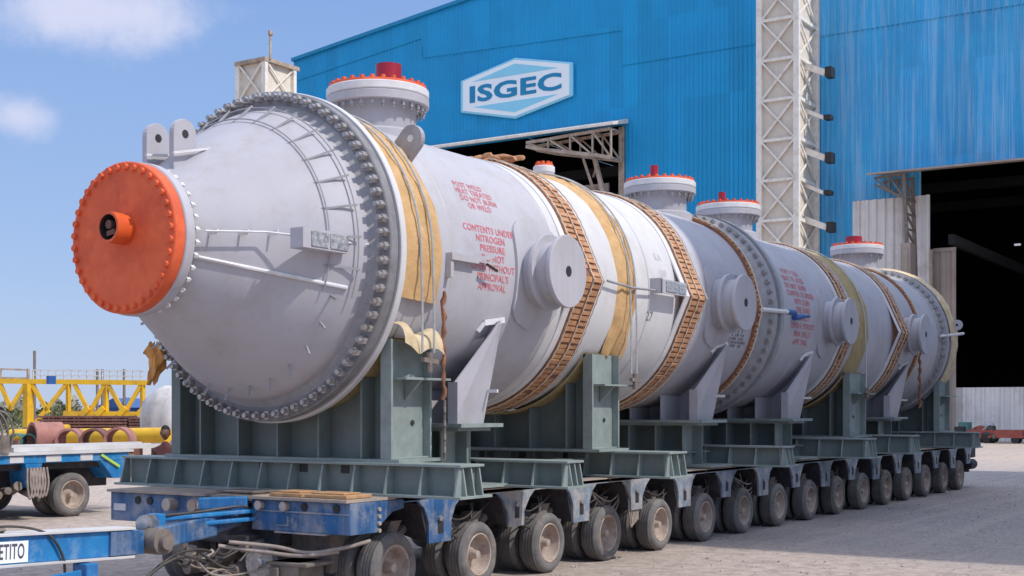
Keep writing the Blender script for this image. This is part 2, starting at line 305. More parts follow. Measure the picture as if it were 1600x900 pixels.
# ------------------------------------------------------------------ ground
def ground_mat():
    m = bpy.data.materials.new('gravel_yard'); m.use_nodes = True; t = m.node_tree; p = t.nodes['Principled BSDF']
    p.inputs['Roughness'].default_value = .92; p.inputs['Specular IOR Level'].default_value = .2
    geo = N(t, 'ShaderNodeNewGeometry')
    def noise(sc, det=6, ro=.6, dist=0):
        n = N(t, 'ShaderNodeTexNoise'); n.inputs['Scale'].default_value = sc; n.inputs['Detail'].default_value = det; n.inputs['Roughness'].default_value = ro
        n.inputs['Distortion'].default_value = dist; t.links.new(geo.outputs['Position'], n.inputs['Vector']); return n
    def ramp(src, a, b, ca, cb):
        r = N(t, 'ShaderNodeValToRGB'); r.color_ramp.elements[0].position = a; r.color_ramp.elements[1].position = b
        r.color_ramp.elements[0].color = (*ca, 1); r.color_ramp.elements[1].color = (*cb, 1); t.links.new(src, r.inputs[0]); return r
    big = noise(.10, 5, .6, .6); fine = noise(4.5, 10, .85); grit = noise(17, 8, .85)
    shade_gravel = ramp(grit.outputs['Fac'], .38, .60, (.19, .175, .18), (.52, .48, .47))
    sand = ramp(fine.outputs['Fac'], .38, .60, (.70, .58, .50), (.38, .31, .27))
    # tarmac is greyer, painting the neighbouring shed's shade into the ground, dusty sand elsewhere
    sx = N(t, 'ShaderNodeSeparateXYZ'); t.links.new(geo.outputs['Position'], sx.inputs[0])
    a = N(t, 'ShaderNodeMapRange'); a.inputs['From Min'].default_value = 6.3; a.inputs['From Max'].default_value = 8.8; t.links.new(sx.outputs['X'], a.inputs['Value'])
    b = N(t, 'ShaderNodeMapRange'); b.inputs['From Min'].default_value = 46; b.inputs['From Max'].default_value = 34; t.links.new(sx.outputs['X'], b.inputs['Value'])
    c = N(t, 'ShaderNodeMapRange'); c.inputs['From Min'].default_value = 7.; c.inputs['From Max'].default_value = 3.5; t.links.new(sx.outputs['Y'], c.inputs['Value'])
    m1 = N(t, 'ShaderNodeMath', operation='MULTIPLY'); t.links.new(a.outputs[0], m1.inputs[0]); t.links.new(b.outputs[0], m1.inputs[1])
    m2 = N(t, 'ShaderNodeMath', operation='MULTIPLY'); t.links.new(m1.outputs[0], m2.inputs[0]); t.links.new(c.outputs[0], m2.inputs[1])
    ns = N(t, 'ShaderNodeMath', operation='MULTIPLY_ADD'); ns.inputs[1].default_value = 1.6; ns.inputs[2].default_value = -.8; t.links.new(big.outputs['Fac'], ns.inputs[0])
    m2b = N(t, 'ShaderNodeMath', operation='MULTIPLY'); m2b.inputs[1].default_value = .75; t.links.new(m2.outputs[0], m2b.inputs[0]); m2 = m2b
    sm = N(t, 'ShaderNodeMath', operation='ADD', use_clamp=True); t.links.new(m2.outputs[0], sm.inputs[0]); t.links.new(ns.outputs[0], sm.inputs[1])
    mx = N(t, 'ShaderNodeMix', data_type='RGBA'); t.links.new(sm.outputs[0], mx.inputs[0]); t.links.new(sand.outputs[0], mx.inputs[6]); t.links.new(shade_gravel.outputs[0], mx.inputs[7])
    peb = N(t, 'ShaderNodeTexVoronoi'); peb.inputs['Scale'].default_value = 16; t.links.new(geo.outputs['Position'], peb.inputs['Vector'])
    pr = N(t, 'ShaderNodeMapRange'); pr.inputs['From Min'].default_value = .08; pr.inputs['From Max'].default_value = .3; pr.inputs['To Min'].default_value = .45; pr.inputs['To Max'].default_value = 0
    t.links.new(peb.outputs['Distance'], pr.inputs['Value'])
    mx2 = N(t, 'ShaderNodeMix', data_type='RGBA'); t.links.new(pr.outputs[0], mx2.inputs[0]); t.links.new(mx.outputs[2], mx2.inputs[6])
    t.links.new(ramp(noise(5).outputs['Fac'], .4, .6, (.5, .44, .39), (.17, .15, .15)).outputs[0], mx2.inputs[7])
    # far scrub beyond the yard
    fy = N(t, 'ShaderNodeMapRange'); fy.inputs['From Min'].default_value = 75; fy.inputs['From Max'].default_value = 110; t.links.new(sx.outputs['Y'], fy.inputs['Value'])
    mx3 = N(t, 'ShaderNodeMix', data_type='RGBA'); t.links.new(fy.outputs[0], mx3.inputs[0]); t.links.new(mx2.outputs[2], mx3.inputs[6])
    t.links.new(ramp(noise(.06, 8).outputs['Fac'], .4, .6, (.20, .19, .11), (.30, .25, .17)).outputs[0], mx3.inputs[7])
    t.links.new(mx3.outputs[2], p.inputs['Base Color'])
    stn = noise(.9, 8, .7, 1.2); sr = N(t, 'ShaderNodeMapRange'); sr.inputs['From Min'].default_value = .52; sr.inputs['From Max'].default_value = .72; sr.inputs['To Max'].default_value = .45; t.links.new(stn.outputs['Fac'], sr.inputs['Value'])
    mx4 = N(t, 'ShaderNodeMix', data_type='RGBA'); t.links.new(sr.outputs[0], mx4.inputs[0]); t.links.new(mx3.outputs[2], mx4.inputs[6]); mx4.inputs[7].default_value = (.22, .18, .165, 1)
    wv = N(t, 'ShaderNodeTexNoise'); wv.inputs['Scale'].default_value = 1; wv.inputs['Detail'].default_value = 5; wm = N(t, 'ShaderNodeVectorMath', operation='MULTIPLY'); wm.inputs[1].default_value = (.06, 2.6, 1)
    t.links.new(geo.outputs['Position'], wm.inputs[0]); t.links.new(wm.outputs[0], wv.inputs['Vector'])
    wr = N(t, 'ShaderNodeMapRange'); wr.inputs['From Min'].default_value = .5; wr.inputs['From Max'].default_value = .68; wr.inputs['To Max'].default_value = .35; t.links.new(wv.outputs['Fac'], wr.inputs['Value'])
    mx5 = N(t, 'ShaderNodeMix', data_type='RGBA'); t.links.new(wr.outputs[0], mx5.inputs[0]); t.links.new(mx4.outputs[2], mx5.inputs[6]); mx5.inputs[7].default_value = (.58, .50, .44, 1)
    t.links.new(mx5.outputs[2], p.inputs['Base Color'])
    bm = N(t, 'ShaderNodeBump'); bm.inputs['Strength'].default_value = 1.0; bm.inputs['Distance'].default_value = .03
    ad = N(t, 'ShaderNodeMath', operation='ADD'); t.links.new(fine.outputs['Fac'], ad.inputs[0]); t.links.new(grit.outputs['Fac'], ad.inputs[1])
    t.links.new(ad.outputs[0], bm.inputs['Height']); t.links.new(bm.outputs[0], p.inputs['Normal'])
    return m
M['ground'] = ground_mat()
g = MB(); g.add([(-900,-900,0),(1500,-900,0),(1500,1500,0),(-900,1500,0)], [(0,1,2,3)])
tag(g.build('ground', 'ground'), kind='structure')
st = MB(); rnd = random.Random(3)
for i in range(4200):
    x = rnd.uniform(-9, 34); y = rnd.uniform(-7, 1.0) if rnd.random() < .8 else rnd.uniform(3.5, 11)
    r = rnd.choice((.006, .008, .010, .012, .014, .02)) * rnd.uniform(.7, 1.3)
    st.blob((x, y, r*.4), (r, r*rnd.uniform(.7, 1.2), r*.6), n=6, jit=.2, seed=i)
tag(st.build('gravel', mat('stone_chips', (.52, .45, .39), (.34, .29, .27), rough=.9, scale=4)), kind='stuff')
# ------------------------------------------------------------------ industrial shed
XB = 78.85
shed = thing('industrial_shed', (XB, 30, 0), 'huge blue corrugated steel fabrication shed with two tall dark doorways', 'industrial building')
def roof(y): # gable line
    return 34.16 + (73.2-y)*.119 if y > 20 else 40.4-(20-y)*.119
def clad(name, m, ya, yb, z0, z1, x=XB, pitch=.36, d=.05, parent=shed, build=True):
    """ribbed sheet facing -X; ya>yb; z0,z1 numbers or functions of y"""
    f0 = z0 if callable(z0) else (lambda y: z0); f1 = z1 if callable(z1) else (lambda y: z1)
    b = MB(); n = max(1, round((ya-yb)/pitch)); p = (ya-yb)/n; vs = []; pts = []
    for i in range(n):
        y = ya-i*p
        pts += [(y, 0), (y-p*.52, 0), (y-p*.64, -d), (y-p*.88, -d)]
    pts.append((yb, 0))
    for (y, o) in pts: vs += [(x+o, y, f0(y)), (x+o, y, f1(y))]
    b.add(vs, [(2*i, 2*i+1, 2*i+3, 2*i+2) for i in range(len(pts)-1)])
    return b.build(name, m, parent) if build else b
DT = 24.2
# left bay
clad('wall', 'clad', 73.2, 58.5, 0, lambda y: roof(y)-1.9)
clad('wall', 'clad', 58.5, 39.2, DT, 32.2 if False else (lambda y: 32.3-(58.5-y)*.035))
clad('wall', 'clad', 39.2, 27.0, 0, 28.9)
clad('wall', 'clad', 73.2, 39.2, lambda y: (roof(y)-1.95) if y > 58.5 else 32.3-(58.5-y)*.035-.05, roof, x=XB-.06)
clad('wall', 'clad', 39.2, 27.0, 28.85, roof, x=XB-.06)
# right bay
clad('wall', 'clad_w', 27.0, 20.95, 0, 28.9)
clad('wall', 'clad_w', 20.95, 18.6, 16.72, 28.8)
clad('wall', 'clad_w', 18.6, -9, 18.5, 28.7)
clad('wall', 'clad_w', -9, -40, 0, 28.7)
clad('wall', 'clad_w', 27.0, -40, 28.65, roof, x=XB-.06)
clad('wall', 'clad_w', 18.6, 16.2, 16.72, 18.5)
clad('wall', 'cream', 20.95, 15.6, 0, 16.72, pitch=.62, d=.16)
b = MB()
b.bar((XB-.15, 73.3, roof(73.2)+.05), (XB-.15, 20, roof(20)+.05), .34, .3)
b.bar((XB-.15, 20, roof(20)+.05), (XB-.15, -40, roof(-40)+.05), .34, .3)
b.build('roof_trim', 'signblue', shed)
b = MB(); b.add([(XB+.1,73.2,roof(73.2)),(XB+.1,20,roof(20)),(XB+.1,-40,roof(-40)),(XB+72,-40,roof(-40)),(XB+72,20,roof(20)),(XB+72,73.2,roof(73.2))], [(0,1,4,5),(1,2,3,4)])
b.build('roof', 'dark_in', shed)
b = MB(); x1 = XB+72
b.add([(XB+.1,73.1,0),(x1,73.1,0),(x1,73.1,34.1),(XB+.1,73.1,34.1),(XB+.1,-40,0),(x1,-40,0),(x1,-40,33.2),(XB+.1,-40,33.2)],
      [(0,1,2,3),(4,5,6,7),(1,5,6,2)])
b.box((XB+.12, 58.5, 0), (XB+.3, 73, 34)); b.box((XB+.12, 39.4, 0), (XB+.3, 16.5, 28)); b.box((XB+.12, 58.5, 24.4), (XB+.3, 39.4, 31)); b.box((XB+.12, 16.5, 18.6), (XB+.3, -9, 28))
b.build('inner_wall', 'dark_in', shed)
b = MB()   # indoor roof girders, crane rail, a few skylight slots glimpsed in the dark
for X in (90, 102, 114, 126):
    b.bar((X, 60, 23), (X, -10, 23), .5, .9)
b.bar((82, -6, 15), (140, -6, 15), .6, .9); b.bar((82, 15, 14), (140, 15, 14), .4, .7)
b.build('roof_girder', mat('dark_girder', (.07, .066, .07), rough=.9), shed)
le = bpy.data.materials.new('skylight_panel'); le.use_nodes = True
q = le.node_tree.nodes['Principled BSDF']; q.inputs['Emission Color'].default_value = (.8, .75, .9, 1); q.inputs['Emission Strength'].default_value = .5
for i, (y, z, w) in enumerate(((13.2, 18.9, .8), (12.1, 19.0, 1.0), (11.0, 18.9, .9), (6.5, 19.2, .5), (15.4, 15.9, .5))):
    b = MB(); b.box((104, y, z), (104.1, y-w, z+.16)); b.build('skylight', le, shed)
# left doorway canopy + truss
can = MB()
can.hexa([(XB-2.6, 58.5, 23.75), (XB-.12, 58.5, 24.3), (XB-.12, 38.6, 24.3), (XB-2.6, 38.6, 23.75),
          (XB-2.6, 58.5, 23.95), (XB-.12, 58.5, 24.65), (XB-.12, 38.6, 24.65), (XB-2.6, 38.6, 23.95)])
co = can.build('canopy', 'frame', shed)
tr = MB(); X = XB-1.2
T0 = [(46.6, 23.0), (44.6, 22.5), (42.6, 22.1), (40.6, 21.7), (39.0, 21.35)]
T1 = [(46.6, 23.3), (44.6, 23.35), (42.6, 23.45), (40.6, 23.5), (39.0, 23.55)]
for X in (XB-2.2, XB-.6):
    for k in range(4):
        tr.bar((X, *T0[k]), (X, *T0[k+1]), .28); tr.bar((X, *T1[k]), (X, *T1[k+1]), .22)
        tr.bar((X, *T1[k]), (X, *T0[k+1]), .13); tr.bar((X, *T1[k+1]), (X, *T0[k+1]), .13)
for k in range(5):
    tr.bar((XB-2.2, *T0[k]), (XB-.6, *T0[k]), .16); tr.bar((XB-2.2, *T1[k]), (XB-.6, *T1[k]), .14)
tr.bar((XB-1.4, 40.9, 21.7), (XB-1.4, 39.3, 16), .3); tr.bar((XB-1.4, 41.9, 21.7), (XB-.4, 40.3, 16), .2)
for k in range(5): z = 20.9-k*1.1; tr.bar((XB-1.4, 40.7-k*.3, z), (XB-.5, 41.5-k*.3, z-.5), .13)
tr.build('canopy_truss', 'rustframe', shed)
b = MB(); b.box((XB-.05, 39.5, 0), (XB+.25, 38.9, 24.1)); b.box((XB-.6, 58.5, 24.0), (XB+.3, 58.9, 0)); b.build('door_frame', 'rustframe', shed)
clad('sliding_door', 'tan_clad', 58, 41, 0, 20.1, x=XB+1.2, pitch=.6)
# right doorway canopy
can = MB(); can.hexa([(XB-3.2, 19.0, 17.9), (XB-.12, 19.0, 18.35), (XB-.12, -9, 18.35), (XB-3.2, -9, 17.9),
          (XB-3.2, 19.0, 18.02), (XB-.12, 19.0, 18.55), (XB-.12, -9, 18.55), (XB-3.2, -9, 18.02)])
can.build('canopy', 'tan_clad', shed)
tr = MB()
for X in (XB-2.6, XB-.7):
    T0 = [(18.6, 17.3), (17.6, 16.8), (16.6, 16.2)]; T1 = [(18.6, 17.75), (17.6, 17.8), (16.6, 17.8)]
    for k in range(2):
        tr.bar((X, *T0[k]), (X, *T0[k+1]), .16); tr.bar((X, *T1[k]), (X, *T0[k+1]), .1); tr.bar((X, *T1[k+1]), (X, *T0[k+1]), .1); tr.bar((X, *T1[k]), (X, *T1[k+1]), .14)
    tr.bar((X, 16.6, 17.9), (X, 16.3, 9.6), .22)
for k in range(8): z = 17.2-k; tr.bar((XB-2.6, 16.5, z), (XB-.7, 16.4, z-1), .12); tr.bar((XB-2.6, 16.5, z-1), (XB-.7, 16.4, z-1), .12)
tr.build('canopy_truss', 'axle', shed)
b = MB(); b.box((XB-2.9, 16.75, 10.1), (XB-1.7, 16.1, 13.2)); b.box((XB-2.98, 16.6, 10.6), (XB-2.86, 16.25, 12.8)); b.build('bracket_box', 'tan_clad', shed)
b = clad('sliding_door', 'tan_clad', 15.6, 14.1, 0, 13.1, x=XB+.9, pitch=.62, build=False)
b.box((XB+.8, 15.6, 8.2), (XB+1.0, 14.1, 8.5)); b.box((XB+.8, 15.6, 12.9), (XB+1.0, 14.1, 13.15)); b.build('sliding_door', 'tan_clad', shed)
b = MB(); b.box((XB-.08, 15.75, 0), (XB+.3, 15.45, 13)); b.build('door_frame', 'rustframe', shed)
# low wall across the door
lw = clad('corrugated_fence', 'cream', 15.4, -9, 0, 3.62, x=XB+1.4, pitch=.62, d=.16, parent=None, build=False)
lw.box((XB+1.45, 15.4, 3.45), (XB+1.6, -9, 3.62))
tag(lw.build('corrugated_fence', 'cream'), 'low pale corrugated screen wall standing across the dark right doorway', 'wall')
# unseen neighbouring shed, added to cast the shade read on the trailer's rear half
nb_ = thing('unseen_shed', (21, -22, 0), 'tall pale steel shed standing alongside the trailer, unseen beyond the right edge of view, added to cast shade', 'industrial building')
b = MB(); b.box((9.7, -14, 0), (37, -34, 22.0)); b.build('wall', 'cream', nb_)
b = MB(); b.prism([(-13.8, 22.0), (-34.2, 22.0), (-24, 25.6)], 'x', 9.6, 37.15); b.build('roof', 'pale', nb_)
b = MB()
for k in range(20): b.box((9.8+1.4*k, -14.0, .2), (9.9+1.4*k, -13.93, 21.9))
b.build('wall_ribs', 'cream', nb_)
b = MB(); b.box((17, -13.99, 0), (25, -13.9, 9)); b.build('door', 'pale', nb_)
# ------------------------------------------------------------------ towers
def tower(x0, x1, yl, yr, z0, z1, label, arms=()):
    t = thing('lattice_tower', ((x0+x1)/2, (yl+yr)/2, 0), label, 'tower', 'cream clad lattice towers')
    b = MB(); b.box((x0+.12, yl-.1, z0), (x1, yr+.1, z1)); b.build('cladding', 'tower', t)
    f = MB()
    for (x, y) in ((x0, yl), (x0, yr), (x1-.15, yr), (x1-.15, yl)):
        f.box((x-.16, y-.2, z0), (x+.16, y+.2, z1))
    f.build('corner_post', 'frame', t)
    g_ = MB(); h = MB(); z = z0 + (z1-z0) % 2.78; step = 2.78
    while z < z1-.3:
        g_.box((x0-.10, yl, z-.1), (x0+.1, yr, z+.1)); h.box((x0+.1, yr-.12, z-.12), (x1, yr+.1, z+.12))
        zt = min(z+step, z1)
        g_.bar((x0-.03, yl-.1, z), (x0-.03, yr+.1, zt), .17, .12); g_.bar((x0-.06, yr+.1, z), (x0-.06, yl-.1, zt), .17, .12)
        h.bar((x0+.1, yr-.04, z), (x1-.1, yr-.04, zt), .10, .13); h.bar((x1-.1, yr-.07, z), (x0+.1, yr-.07, zt), .10, .13)
        z += step
    g_.build('bracing', 'frame', t); h.build('bracing', 'frame', t)
    for (z, ln, big) in arms:
        a = MB(); a.bar((x0+1.9, yr+.1, z+.7), (x0+1.9, yr-ln, z), .42 if big else .26); a.bar((x0+3.2, yr+.1, z+.7), (x0+1.9, yr-ln, z), .14)
        ao = a.build('arm', 'frame', t)
        l = MB(); l.box((x0+1.5, yr-ln-.05, z-.35 if big else z-.15), (x0+2.3, yr-ln-.5, z+.35 if big else z+.15)); l.build('floodlight', 'black', ao)
    return t
tower(74.7, 78.7, 26.19, 23.49, 0, 31.9, 'tall cream lattice tower with side arms, centre of the blue wall',
      arms=((25.4, 1.4, 1), (22.3, 1.3, 0), (19.5, 1.4, 1), (17.1, 1.3, 0), (14.7, 1.5, 1)))
t = tower(61.3, 64.6, 62.9, 60.2, 0, 28.4, 'top of a cream lattice tower with thin mast at the roof\'s left end')
b = MB(); b.box((61.05, 63.1, 28.3), (64.9, 59.95, 28.6)); b.build('cap_rail', 'rustframe', t)
b = MB(); b.cyl((61.6, 59.9, 28.5), (61.6, 59.9, 30.6), .10, 6); b.cyl((61.6, 59.9, 30.3), (61.6, 59.9, 30.6), .2, 6); b.build('mast', 'rustframe', t)
# ------------------------------------------------------------------ sign
def text_mesh(txt, size=1., font_bold=0, align='CENTER', extr=0.):
    cu = bpy.data.curves.new('txt', 'FONT'); cu.body = txt; cu.size = size; cu.align_x = align; cu.offset = font_bold*size; cu.resolution_u = 3
    cu.space_character = 1.05
    ob = bpy.data.objects.new('txt', cu); COL.objects.link(ob)
    dg = bpy.context.evaluated_depsgraph_get(); dg.update()
    me = bpy.data.meshes.new_from_object(ob.evaluated_get(dg))
    v = [tuple(x.co) for x in me.vertices]; f = [tuple(p.vertices) for p in me.polygons]
    bpy.data.objects.remove(ob); bpy.data.curves.remove(cu); bpy.data.meshes.remove(me)
    return v, f
sg = thing('company_sign', (XB-.3, 48.9, 25.8), 'hexagonal pale blue ISGEC sign high on the blue wall', 'sign')
def hexp(k, kz=None):
    kz = kz or k; cy, cz = 48.9, 28.35
    w, ht, hs_ = 5.45*k, 2.5*kz, 1.33*kz
    return [(cy+w, cz-hs_), (cy, cz-ht), (cy-w, cz-hs_), (cy-w, cz+hs_), (cy, cz+ht), (cy+w, cz+hs_)]
b = MB(); b.prism(hexp(1.0), 'x', XB-.34, XB-.12); b.build('backing', 'signlight', sg, bevel=.12)
b = MB(); b.prism(hexp(.945, .92), 'x', XB-.37, XB-.34); b.build('face', 'signwhite', sg, bevel=.02)
for s_ in (1, -1):
    b = MB(); cz = 28.35
    b.prism([(48.9+4.1, cz+s_*1.05), (48.9, cz+s_*1.98), (48.9-4.1, cz+s_*1.05)], 'x', XB-.39, XB-.368); b.build('chevron', 'signlight', sg)
v, f = text_mesh('ISGEC', 1.75, .035)
xs = [p[0] for p in v]; ys = [p[1] for p in v]; sc = 8.9/(max(xs)-min(xs)); x0 = (max(xs)+min(xs))/2; y0 = (max(ys)+min(ys))/2; sy = 1.42/(max(ys)-min(ys))
b = MB(); b.add([(XB-.40, 48.9-(p[0]-x0)*sc, 28.35+(p[1]-y0)*sy) for p in v], f); b.build('lettering', 'signblue', sg)
# ------------------------------------------------------------------ pressure vessel
ves = thing('pressure_vessel', (11, YA, 1.9), 'huge grey-white cone-ended pressure vessel with an orange front cover, lying on the trailer', 'pressure vessel')
def shell(name, m, prof, rf=None, n=128, sm=30): return MB().lathe(C0, 'x', prof, n, rf=rf).build(name, m, ves, smooth=sm)
# cone, small end
cone_prof = [(-2.06, .70), (-2.0, .64), (-1.5, .985), (-1.0, 1.31), (-.8, 1.442), (-.68, 1.518), (-.57, 1.575), (-.50, 1.600), (-.42, 1.61), (-.30, 1.61)]
def cone_r(X):
    for (a, ra), (b_, rb) in zip(cone_prof, cone_prof[1:]):
        if a <= X <= b_: return ra+(rb-ra)*(X-a)/(b_-a)
    return 1.6
MB().lathe(C0, 'x', cone_prof, 160, cap=False).build('cone', 'cone', ves, smooth=40)
MB().lathe(C0, 'x', [(-2.17, .76), (-2.16, .775), (-2.06, .775), (-2.05, .765)], 96).build('small_flange', 'shell', ves, smooth=30)
cov = MB().lathe(C0, 'x', [(-2.30, .745), (-2.29, .76), (-2.175, .76)], 96).build('end_cover', 'orange', ves, smooth=30)
PY = YA-.04
p_ = MB().lathe((-2.3, PY, H+.08), 'x', [(0, .155), (-.215, .155), (-.215, .128), (-.20, .128)], 40, cap=False); p_.build('nozzle_pipe', 'orange2', cov, smooth=30)
pl = MB(); pl.lathe((-2.505, PY, H+.08), 'x', [(0, .128), (.15, .128), (.15, .001)], 28, cap=False); pl.build('bore', 'black', cov, smooth=30); pl = MB(); pl.cyl((-2.49, PY+.02, H+.11), (-2.4, PY+.02, H+.11), .045, 10); pl.bar((-2.47, PY+.06, H+.02), (-2.47, PY-.06, H+.04), .02, .05); pl.build('valve', 'rust', cov)
def hexnut(b, X0, X1, th, r, rad, n=6): b.cyl(cp(X0, th, r), cp(X1, th, r), rad, n)
nb_c = 36
base = None
for i in range(nb_c):
    th = i*360/nb_c+5; b = MB(); hexnut(b, -2.335, -2.298, th, .705, .033, 8); b.build('bolt', 'orange', cov)
b = MB()
for i in range(nb_c): hexnut(b, -2.03, -1.985, i*360/nb_c+5, .735, .030, 6); hexnut(b, -1.985, -1.96, i*360/nb_c+5, .735, .015, 6)
tag(b.build('back_nuts', 'lip', ves), kind='stuff')
# main front flange
MB().lathe(C0, 'x', [(-.40, 1.60), (-.34, 1.66), (-.33, 1.69)], 160, cap=False).build('hub_ring', 'flange', ves, smooth=40)
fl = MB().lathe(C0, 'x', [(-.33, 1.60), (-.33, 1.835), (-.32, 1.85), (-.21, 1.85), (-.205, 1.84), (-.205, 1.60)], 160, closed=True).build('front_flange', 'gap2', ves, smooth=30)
MB().lathe(C0, 'x', [(-.205, 1.60), (-.205, 1.80), (-.17, 1.80), (-.17, 1.60)], 160, closed=True).build('gasket', 'gap', ves)
MB().lathe(C0, 'x', [(-.17, 1.5), (-.17, 1.86), (-.16, 1.87), (-.085, 1.87), (-.075, 1.86), (-.075, 1.5)], 160, closed=True).build('rear_flange', 'shell_b', ves, smooth=30)
nb = 76
for i in range(nb):
    th = i*360/nb; b = MB()
    hexnut(b, -.40, -.328, th, 1.785, .050, 6); hexnut(b, -.455, -.40, th, 1.785, .030, 8)
    b.build('bolt', 'bolt', fl)
# insulation pins and wire round the cone
def ring(b, X, r, rad, t0=0, t1=360, n=120): b.tube([cp(X, t0+(t1-t0)*i/n, r) for i in range(n+1)], rad, 5)
for (X, r) in ((-.84, 1.45), (-.58, 1.62)):
    b = MB(); ring(b, X, r, .008, -20, 200); b.build('wire_ring', 'flange', ves)
for i in range(30):
    th = i*12+3; b = MB()
    if th < 200 or th > 343: b.bar(cp(-.86, th, cone_r(-.86)-.01), cp(-.56, th, 1.645), .016, .022)
    else: b.bar(cp(-.74, th, cone_r(-.74)-.01), cp(-.80, th, cone_r(-.74)+.13), .018, .024)
    b.build('insulation_pin', 'flange', ves)
# rail with stand-offs, lower rib, name plate
b = MB(); pts = [cp(X, 3.5, cone_r(X)+.13) for X in (-1.95, -1.7, -1.45)] + [Vector((-1.2, .22, H+.03))]
b.tube(pts, .012, 6)
for X in (-1.85, -1.6, -1.35): b.bar(cp(X, 3.5, cone_r(X)+.13), cp(X, 3.5, cone_r(X)-.01), .014, .05)
b.build('rail', 'lip', ves)
b = MB(); b.tube([cp(X, -16.5, cone_r(X)+.012) for X in [-1.98+.08*i for i in range(18)]], .022, 6); b.build('seam_rib', 'lip', ves, smooth=60)
nx0, nx1, nyf = -1.38, -.70, .10
b = MB(); b.box((nx0, nyf, H-.10), (nx1, nyf+.03, H+.10)); b.box((nx0, nyf+.03, H-.10), (nx0+.02, nyf+.17, H+.10)); b.box((nx0+.02, nyf+.03, H-.10), (nx1, nyf+.19, H-.08)); b.box((nx0+.02, nyf+.03, H+.08), (nx1, nyf+.14, H+.10)); b.box((-1.02, nyf+.19, H-.06), (-.95, .48, H+.06))
npb = b.build('nameplate_bracket', 'shell', ves)
for (a, c) in ((nx0+.12, nx0+.38), (nx0+.41, nx0+.68)):
    b = MB(); b.box((a, nyf-.012, H-.075), (c, nyf-.002, H+.075)); b.build('nameplate', 'plate', npb)
b = MB(); b.tube([(nx1, nyf+.02, H+.02), (-.50, .12, H+.02), (-.42, .05, H+.02)], .012, 6); b.build('rail', 'lip', ves)
def lug_y(X, Y, z0, w, ht, th=.05, parent=ves, name='lifting_lug'): # plate facing -Y
    pts = [(X-w/2, z0), (X+w/2, z0), (X+w/2, z0+ht-w/2)]+[(X+w/2*cos(a), z0+ht-w/2+w/2*sin(a)) for a in [pi*i/12 for i in range(1, 12)]]+[(X-w/2, z0+ht-w/2)]
    b = MB(); b.prism(pts, 'y', Y, Y+th); o = b.build(name, 'cone', parent, bevel=.005)
    h = MB(); h.cyl((X, Y-.004, z0+ht-w/2), (X, Y+th+.004, z0+ht-w/2), w*.14, 14); h.build('lug_hole', 'black', o); return o
lug_y(-1.66, 1.86, 4.35, .31, .74, th=.07); lug_y(-1.66, 1.46, 4.35, .31, .74, th=.07)
b = MB(); b.bar((-1.88, 1.80, 4.72), (-1.32, 1.80, 4.80), .03, .025); b.bar((-1.88, 1.40, 4.70), (-1.32, 1.40, 4.84), .03, .025); b.box((-1.7, 1.5, 4.55), (-1.62, 1.86, 4.62)); b.build('lug_stay', 'lip', ves)
# shell courses
shell('shell', 'shell', [(-.075, R), (3.28, R)])
shell('shell', 'shell_b', [(3.28, R-.01), (3.3, R+.008), (7.25, R+.008), (7.27, R-.01)])  # paler course: sunlit whiteness before the shade edge is put into its colour
shell('shell', 'shell', [(7.27, R), (9.5, R), (10.0, R-.02)])
shell('girth_flange', 'flange', [(9.95, R-.02), (10.25, R-.01), (10.45, 1.76), (10.50, 1.84), (10.62, 1.84), (10.62, 1.70), (10.72, 1.70), (10.72, 1.87), (10.86, 1.87), (10.92, 1.78), (11.15, R)])
b = MB()
for i in range(64): hexnut(b, 10.60, 10.73, i*360/64, 1.775, .032, 6); hexnut(b, 10.42, 10.51, i*360/64, 1.79, .042, 6)
tag(b.build('girth_bolts', 'bolt', ves), kind='stuff')
shell('shell', 'shell', [(11.15, R), (21.6, R)])
shell('end_flange', 'flange', [(21.6, R), (21.85, 1.76), (21.9, 1.86), (22.05, 1.86), (22.05, 1.72), (22.2, 1.72), (22.2, 1.88), (22.36, 1.88), (22.42, R)])
b = MB()
for i in range(64): hexnut(b, 21.78, 21.9, i*360/64, 1.79, .045, 6); hexnut(b, 22.04, 22.21, i*360/64, 1.79, .034, 6)
tag(b.build('end_bolts', 'bolt', ves), kind='stuff')
shell('rear_head', 'shell', [(22.42, R), (23.1, R)]+[(23.1+.75*sin(a), R*cos(a)) for a in [pi/2*i/10 for i in range(1, 11)]])
# weld seams
for X in (1.0, 3.28, 5.9, 9.05, 12.2, 16.9, 19.9):
    b = MB(); b.lathe(C0, 'x', [(X-.03, R), (X-.015, R+.012), (X+.015, R+.012), (X+.03, R)], 128, cap=False); b.build('weld_seam', 'shell', ves, smooth=60)
